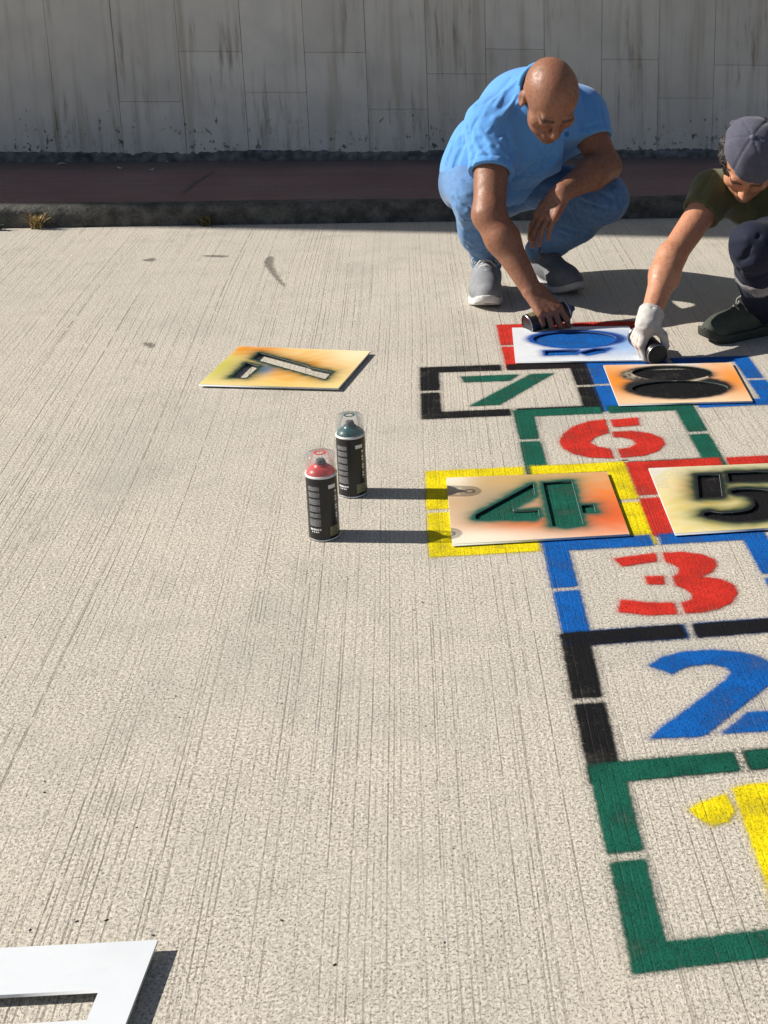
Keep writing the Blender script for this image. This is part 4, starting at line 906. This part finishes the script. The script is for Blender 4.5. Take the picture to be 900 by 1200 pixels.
shoe(m1, np.array((*(lA-ldir*0.052)[:2], 0)), ldir, 1.15, (0.16, 0.165, 0.18), (0.42, 0.42, 0.42), (0.12, 0.12, 0.13))  # left shoe of the same pair: its shade is put into darker colours
# can in his hand
cb = spray_can('blue topped spray can gripped on its side in the bald man\'s hand', (0.01, 0.05, 0.30), 40, cap=False, group='spray cans held in a hand')
zq = Vector(can1_ax).to_track_quat('Z', 'Y'); cb.rotation_mode = 'QUATERNION'; cb.rotation_quaternion = zq
cb.location = Vector(can1_c)-Vector(can1_ax)*0.085
# ------------------------------------------------------------------ man in the olive t-shirt and cap
m2 = empty('person', (1.15, 4.30, 0)); tag(m2, 'crouching man in an olive t-shirt, grey blue cap and white work glove', 'person')
rT, rA, rK, rH = J(848, 393, 4.19), J(894, 362, 4.25), J(886, 290, 4.08), J(975, 262, 4.50)
pel = J(1000, 262, 4.54); bel = J(965, 248, 4.52); che = J(915, 238, 4.46); nck = J(890, 212, 4.40); hd = J(877, 189, 4.28)
lH = pel+np.array((0.10, 0.02, -0.01)); lK = np.array((1.42, 4.08, 0.40)); lA = np.array((1.50, 4.36, 0.09)); lT = lA+np.array((-0.12, -0.18, -0.07))
rS, rE, rW = J(838, 226, 4.40), J(786, 302, 4.20), J(762, 370, 4.03)
lS = J(968, 228, 4.52); lE = np.array((1.42, 4.30, 0.32)); lW = np.array((1.36, 4.07, 0.42))
h_f, h_u = (-0.20, -0.57, -0.80), (-0.12, -0.77, 0.60)
B = Field((0.55, 3.82, -0.01), (1.85, 4.85, 0.80), 0.004)
B.op(ell(pel, (0.125, 0.115, 0.10)), 0.04); B.op(ell(bel, (0.11, 0.105, 0.10)), 0.04); B.op(ell(che, (0.12, 0.11, 0.10)), 0.04); B.op(cone(che, nck, 0.085, 0.055), 0.04)
for a, b, ra, rb in ((rH, rK, .075, .052), (rK, rA, .05, .036), (lH, lK, .075, .052), (lK, lA, .05, .036), (rA+(0, 0, -.03), rT+(0, 0, .015), .03, .02), (lA+(0, 0, -.03), lT+(0, 0, .015), .03, .02)): B.op(cone(a, b, ra, rb), 0.03)
for s_, e_, w_ in ((rS, rE, rW), (lS, lE, lW)):
    B.op(cone(che+(s_-che)*0.5, s_, 0.062, 0.053), 0.04); B.op(cone(s_, e_, 0.052, 0.041), 0.03)
    d_ = w_-e_; B.op(cone(e_, e_+d_*0.3, 0.041, 0.044), 0.03); B.op(cone(e_+d_*0.3, w_, 0.044, 0.029), 0.03)
L2, loc2 = add_head(B, hd, h_f, h_u, 1.0, nck+(0.01, 0.02, -0.01), 0.06)
hf2, hn2 = nrm_((-0.46, -0.20, -0.86)), np.array((-0.80, -0.20, 0.50)); hn2 = nrm_(hn2-hf2*(hn2@hf2)); hs2 = -np.cross(hf2, hn2)
can2_ax = nrm_(hs2+np.array((0.0, 0.0, -0.20))); can2_c = rW+hf2*0.088-hn2*0.043+hs2*0.010
hp, tips, tt = hand_prims(rW, hf2, hn2, -1, ((0.75, 0.95, 0.7), (0.85, 0.95, 0.7), (0.9, 0.95, 0.7), (0.95, 0.95, 0.7)), 1.0, 0.08, thumb_dirs=((0.30, 0.40, -0.85), (0.75, 0.0, -0.65), (0.98, -0.1, -0.1)))
for p, k in hp: B.op(p, k)
hq, _, _ = hand_prims(lW, (-0.5, -0.6, -0.5), (-0.2, -0.6, 0.7), +1, ((0.3, 0.4, 0.2),)*4, 0.98)
for p, k in hq: B.op(p, k)
SK2 = (0.50, 0.245, 0.145)
B.obj('body', M_SKIN, m2, lambda V: skin_tint(SK2, V, loc2, stubble=0.45), 1)
# glove
Gv = Field(np.minimum(rW, can2_c)-0.13, np.maximum(rW, can2_c)+0.13, 0.0035)
for p, k in hp: Gv.op(p, min(k, 0.008)*0.7, grow=0.0014)
gd = nrm_(rW-rE); Gv.op(cone(rW-gd*0.03, rW+gd*0.035, 0.041, 0.037), 0.012)
Gv.cut(rW-gd*0.018, -gd); Gv.op(cone(rW-gd*0.06, rW-gd*0.008, 0.036, 0.034), 0.003, 's'); Gv.wobble(0.0008, 160, 4)
for k in range(3): Gv.ridge(rW+gd*(0.004+0.012*k)+np.array((-0.04, -0.03, 0)), rW+gd*(0.008+0.012*k)+np.array((0.04, -0.03, 0)), 0.005, -0.002, False)
Gv.obj('glove', mat_vcol('glove_knit', 0.9, 0.5, 500, sheen=0.2, spec=0.2, var=0.15), m2, (0.55, 0.525, 0.50), 1)
# t-shirt
T = Field((0.78, 4.05, 0.1), (1.85, 4.85, 0.72), 0.0046)
T.op(ell(pel+np.array((0, 0, 0.02)), (0.155, 0.15, 0.135)), 0.05); T.op(ell(bel, (0.150, 0.145, 0.140)), 0.06); T.op(ell(che, (0.160, 0.150, 0.140)), 0.07); T.op(cone(che, nck+(0.01, 0.01, -0.01), 0.115, 0.078), 0.05)
ends = []
for s_, e_, fr, r0, r1 in ((rS, rE, 0.34, 0.068, 0.062), (lS, lE, 0.45, 0.068, 0.064)):
    T.op(cone(che+(s_-che)*0.5, s_, 0.088, 0.068), 0.05); he = s_+(e_-s_)*(fr+0.12); T.op(cone(s_, he, r0, r1), 0.04); ends.append((s_, e_, fr))
T.wobble(0.003, 30, 21); T.wobble(0.0014, 70, 22)
for px, w, a in (([(850, 205), (836, 225), (818, 250)], .009, .006), ([(856, 215), (842, 240)], .008, -.007), ([(862, 236), (845, 255), (830, 258)], .009, .006), ([(838, 200), (820, 228)], .008, -.005), ([(880, 246), (870, 262)], .009, .006), ([(895, 250), (885, 272)], .009, -.006)): T.fold(px, w, a)
for s_, e_, fr in ends:
    n = nrm_(e_-s_); p = s_+(e_-s_)*fr; T.cut(p, n, p-0.10, p+0.11); T.op(cone(p-n*0.03, p+n*0.08, 0.046, 0.056), 0.004, 's')
T.cut(pel+np.array((0.0, 0, -0.05)), nrm_((0.2, -0.1, -0.97)))
ndir = nrm_(L2(0, -0.045, -0.05)-nck-np.array((0.01, 0.02, -0.01))); nb = nck+np.array((0.01, 0.02, 0.0))
T.op(cone(nb, nb+ndir*0.14, 0.066, 0.074), 0.006, 's')
random_folds(T, [(830, 205, 850, 240, -10, 24), (845, 225, 870, 255, -16, 18), (870, 235, 899, 270, -6, 24)], 5, .0075, .0055)
tee2 = T.obj('t_shirt', M_KNIT, m2, (0.078, 0.084, 0.036), 1)
collar(nb+ndir*0.026, ndir, 0.073, 0.0075, (0.07, 0.075, 0.033), tee2)
# trousers and reflective bands
def legs(grow=0.0):
    Q = Field((0.85, 3.9, 0.03), (1.85, 4.85, 0.60), 0.0046)
    Q.op(ell(pel+np.array((0, 0, -0.02)), (0.15, 0.14, 0.12)), 0.05, grow=grow)
    for h_, k_, a_ in ((rH, rK, rA), (lH, lK, lA)):
        Q.op(cone(h_, k_, 0.092, 0.076), 0.04, grow=grow); Q.op(cone(k_, k_+(a_-k_)*0.5, 0.074, 0.068), 0.03, grow=grow); Q.op(cone(k_+(a_-k_)*0.4, a_+(k_-a_)*0.02, 0.067, 0.062), 0.03, grow=grow)
    Q.wobble(0.0055, 26, 31); Q.wobble(0.002, 75, 32)
    for px, w, a in (([(852, 300), (866, 306), (880, 300)], .008, -.010), ([(850, 310), (868, 314), (884, 310)], .007, .008), ([(858, 284), (876, 280), (896, 288)], .010, .006), ([(860, 322), (880, 326), (900, 320)], .007, -.008), ([(866, 342), (884, 348), (900, 344)], .008, .008), ([(868, 352), (890, 356)], .006, -.008), ([(862, 270), (852, 290), (856, 306)], .007, .007), ([(890, 276), (876, 296), (866, 318)], .007, -.008), ([(872, 318), (896, 306)], .006, .008), ([(874, 335), (898, 342)], .006, -.008)): Q.fold(px, w, a)
    return Q
Q = legs()
for k_, a_ in ((rK, rA), (lK, lA)):
    n = nrm_(a_-k_); p = a_+n*0.01; Q.cut(p, n, p-0.10, p+0.12)
pants = Q.obj('trousers', M_TWILL, m2, (0.008, 0.011, 0.030), 1)
for k_, a_ in ((rK, rA), (lK, lA)):
    n = nrm_(a_-k_); Rb = legs(0.003); c_ = k_+(a_-k_)*0.40
    keep = Field(Rb.lo, Rb.lo+Rb.h*(Rb.n-1), Rb.h)
    Rb.op(cone(c_+n*0.0, c_+n*0.001, 0.001, 0.001), 0.001)
    sl, x, y, z = Rb.win(Rb.lo, Rb.lo+Rb.h*Rb.n)
    along = (x-c_[0])*n[0]+(y-c_[1])*n[1]+(z-c_[2])*n[2]; wav = 0.006*np.sin(x*70)+0.004*np.sin(y*90)
    Rb.d = np.maximum(Rb.d, (np.abs(along+wav)-0.017).astype(np.float32)); rad = np.sqrt((x-c_[0])**2+(y-c_[1])**2+(z-c_[2])**2)
    Rb.d = np.maximum(Rb.d, (rad-0.10).astype(np.float32))
    ro = Rb.obj('reflective_band', mat_vcol('reflective_tape', 0.35, 0.2, 200, spec=0.6, var=0.2), None, (0.24, 0.24, 0.25), 1)
    ro.parent = pants
rdir = nrm_((rT-rA)*(1, 1, 0)); ldir = nrm_((lT-lA)*(1, 1, 0))
for a_, d_ in ((rA, rdir), (lA, ldir)):
    shoe(m2, np.array((*(a_-d_*0.052)[:2], 0)), d_, 1.02, (0.062, 0.074, 0.058), (0.035, 0.04, 0.033), (0.30, 0.31, 0.28), boot=True)
# cap worn back to front, hair below it
Cp = Field(hd-0.19, hd+0.19, 0.0036); s2, f2, u2 = frame(h_f, h_u); R2 = np.array([s2, f2, u2])
Cp.op(ell(L2(0, -0.014, 0.036), (0.0975, 0.114, 0.100), R2), 0.01)
Cp.op(ell(L2(0, -0.014, 0.030), (0.090, 0.106, 0.094), R2), 0.003, 's')
Cp.cut(L2(-0.01, 0.06, 0.046), nrm_(-u2+f2*0.02+s2*0.42))
Cp.op(ell(L2(0, -0.118, 0.012), (0.072, 0.075, 0.0055), np.array([s2, nrm_(f2+u2*0.9), nrm_(u2-f2*0.9)])), 0.006)       # brim, at the back
ctr = L2(0, -0.014, 0.036)
for k in range(6):
    a = math.pi/6+k*math.pi/3; pts = []
    for th in np.linspace(0.05, 1.35, 10):
        d = s2*math.sin(a)*math.sin(th)*0.0975+f2*math.cos(a)*math.sin(th)*0.112+u2*math.cos(th)*0.099; pts.append(ctr+d)
    for p, q in zip(pts, pts[1:]): Cp.ridge(p, q, 0.0035, -0.0022, False)
Cp.wobble(0.0015, 60, 41)
capo = Cp.obj('cap', mat_vcol('cap_cotton', 0.85, 0.4, 600, sheen=0.2, spec=0.2, var=0.12), m2, (0.085, 0.087, 0.125), 1)
bm = bmesh.new(); bmesh.ops.create_uvsphere(bm, u_segments=14, v_segments=8, radius=0.009)
for v in bm.verts: v.co = Vector(ctr+u2*0.100)+Vector(s2)*v.co.x+Vector(f2)*v.co.y+Vector(u2)*v.co.z*0.55
bo = bm_obj('button', bm, mat_plain('cap_button', (0.12, 0.12, 0.20), 0.8), None, True); bo.parent = capo
Hr = Field(hd-0.15, hd+0.15, 0.0036)
Hr.op(ell(L2(0, -0.022, 0.018), (0.094, 0.100, 0.088), R2), 0.01); Hr.cut(L2(0, 0.063, 0), nrm_(f2+u2*0.1)); Hr.cut(L2(0, 0, -0.035), nrm_(-u2+f2*0.45)); Hr.wobble(0.006, 190, 51); Hr.wobble(0.003, 420, 52)
hair = Hr.obj('hair', mat_vcol('dark_hair', 0.6, 0.8, 500, spec=0.4, var=0.4), m2, (0.022, 0.018, 0.016), 0)
bm = bmesh.new(); rr = random.Random(3)
for k in range(260):
    a = rr.uniform(0, 2*math.pi); th = rr.uniform(1.35, 2.0)
    d = s2*math.sin(a)*math.sin(th)*0.090+f2*(math.cos(a)*math.sin(th)*0.098)+u2*math.cos(th)*0.087
    p = L2(0, -0.022, 0.018)+d
    if (p-hd)@f2 > 0.055: continue
    n = nrm_(d); t1 = nrm_(np.cross(n, (rr.uniform(-1, 1), rr.uniform(-1, 1), rr.uniform(-1, 1)))); Ln = rr.uniform(0.010, 0.022)
    add_tube(bm, [p-n*0.002, p+n*0.006+t1*Ln*0.4, p+n*0.007+t1*Ln*0.8-u2*0.004, p+n*0.002+t1*Ln], [0.0014, 0.0016, 0.0013, 0.0004], 5)
st = bm_obj('curl', bm, mat_plain('dark_curl', (0.02, 0.016, 0.014), 0.5), None, True); st.parent = hair
cb2 = spray_can('dark spray can clenched in the white glove', (0.012, 0.012, 0.014), 200, cap=False, group='spray cans held in a hand')
cb2.rotation_mode = 'QUATERNION'; cb2.rotation_quaternion = Vector(-can2_ax).to_track_quat('Z', 'Y'); cb2.location = Vector(can2_c)+Vector(can2_ax)*0.055

# =================================================================== SMALL THINGS ALONG THE KERB
def blade_tuft(name, label, at, n, hgt, spread, col, col2, seed, group=None, cat='weed', wid=0.0022):
    r = random.Random(seed); root = empty(name, at); tag(root, label, cat, group)
    mats = [mat_plain('blade', c, 0.8, 0.25, 90, 0.0) for c in (col, col2)]
    for k in range(2):
        bm = bmesh.new()
        for _ in range(n//2):
            a = r.uniform(0, 2*math.pi); L = hgt*r.uniform(.5, 1.1); s = spread*r.uniform(.2, 1.0); w = wid*r.uniform(.6, 1.2)
            b = Vector((r.uniform(-.02, .02), r.uniform(-.012, .006), 0)); d = Vector((math.cos(a), math.sin(a)*.6, 0)); sd = Vector((-d.y, d.x, 0)).normalized()
            pts = [b+d*s*t*t+Vector((0, 0, L*(t-0.25*t*t))) for t in (0, .35, .7, 1)]; vs = []
            for t, p in zip((1, .9, .6, .08), pts): vs.append((bm.verts.new(p+sd*w*t), bm.verts.new(p-sd*w*t)))
            for (p, q), (u, v) in zip(vs, vs[1:]): bm.faces.new((p, q, v, u))
        o = bm_obj('blades', bm, mats[k]); o.parent = root
    return root
tp = G(48, 264); blade_tuft('dry_grass_tuft', 'straw coloured dry grass tuft growing at the foot of the kerb', (tp[0], KY-0.02, 0), 110, 0.085, 0.07, (0.55, 0.40, 0.18), (0.34, 0.26, 0.11), 1)
tp = G(243, 262); blade_tuft('dry_grass_tuft', 'low brown withered weed against the dark kerb', (tp[0], KY-0.014, 0), 90, 0.07, 0.085, (0.20, 0.14, 0.07), (0.12, 0.11, 0.05), 2)
tp = G(2, 264)
wr = blade_tuft('leafy_weed', 'small green weed with pale leaves beside the kerb', (tp[0]-0.01, KY-0.03, 0), 26, 0.055, 0.07, (0.10, 0.20, 0.07), (0.42, 0.48, 0.38), 3, wid=0.008)
def leaf_litter(label, pix, L, col, seed, z=0.0, cat='litter', onside=False, name='paper_scrap', group=None):
    r = random.Random(seed); p = G(*pix, z); root = empty(name, (p[0], p[1], z)); tag(root, label, cat, group); bm = bmesh.new(); n = 5; rows = []
    a = r.uniform(-.5, .5)
    for i in range(n+1):
        t = i/n; w = L*0.32*math.sin(math.pi*min(max(t, .06), .94)); c = Vector((L*(t-.5)*math.cos(a), L*(t-.5)*math.sin(a), 0.003+0.006*math.sin(t*3.0+seed)**2)); sdv = Vector((-math.sin(a), math.cos(a), 0))
        rows.append((bm.verts.new(c+sdv*w), bm.verts.new(c+Vector((0, 0, .002))), bm.verts.new(c-sdv*w*r.uniform(.6, 1))))
    for q, s in zip(rows, rows[1:]):
        for k in (0, 1): bm.faces.new((q[k], q[k+1], s[k+1], s[k]))
    o = bm_obj('sheet', bm, mat_plain('scrap', col, 0.7, 0.15, 60, 0.0)); o.parent = root; return root
for k, (q, L, lb) in enumerate((((72, 193), .038, 'longest pale paper scrap on the red pavement below the wall'), ((140, 198), .026, 'middling pale paper scrap between two others on the red pavement'), ((178, 200), .022, 'small pale paper scrap on the red pavement, in from the dark crease'), ((196, 191), .012, 'crumb sized pale scrap close under the wall'))):
    leaf_litter(lb, q, L, (0.62, 0.60, 0.56), k, KZ+0.004, group='scraps on the red pavement')
leaf_litter('crumpled white scrap caught at the kerb by the withered weed', (264, 261), .05, (0.45, 0.45, 0.45), 11)
leaf_litter('long pale scrap at the kerb beside the leafy weed', (18, 257), .06, (0.62, 0.64, 0.60), 12)
# grit: little stones and twig bits nobody could count
rg = random.Random(9); bm = bmesh.new()
spots = [(31, 589), (65, 669), (206, 816), (210, 841), (330, 825), (98, 614), (2, 800), (52, 916), (52, 929), (495, 706), (600, 684), (494, 765), (485, 715), (160, 970), (475, 952), (330, 1079), (392, 1131), (90, 1080), (35, 1090), (620, 715)]
spots += [(rg.uniform(0, 900), rg.uniform(290, 1200)) for _ in range(28)]
for k, q in enumerate(spots):
    p = G(*q); r = rg.uniform(0.0008, 0.0017) if k < 20 else rg.uniform(0.0005, 0.0014)
    g = bmesh.ops.create_icosphere(bm, subdivisions=1, radius=r); a = rg.uniform(0, 3.14); e = rg.uniform(1.0, 2.6)
    for v in g['verts']:
        x, y = v.co.x*e, v.co.y; v.co = Vector((p[0]+x*math.cos(a)-y*math.sin(a), p[1]+x*math.sin(a)+y*math.cos(a), v.co.z*.8+r*.6))
gr = bm_obj('grit', bm, mat_plain('dark_grit', (0.045, 0.04, 0.034), 0.9, 0.5, 300)); tag(gr, 'scattered dark grit and twig bits on the bare concrete', 'grit', kind='stuff')
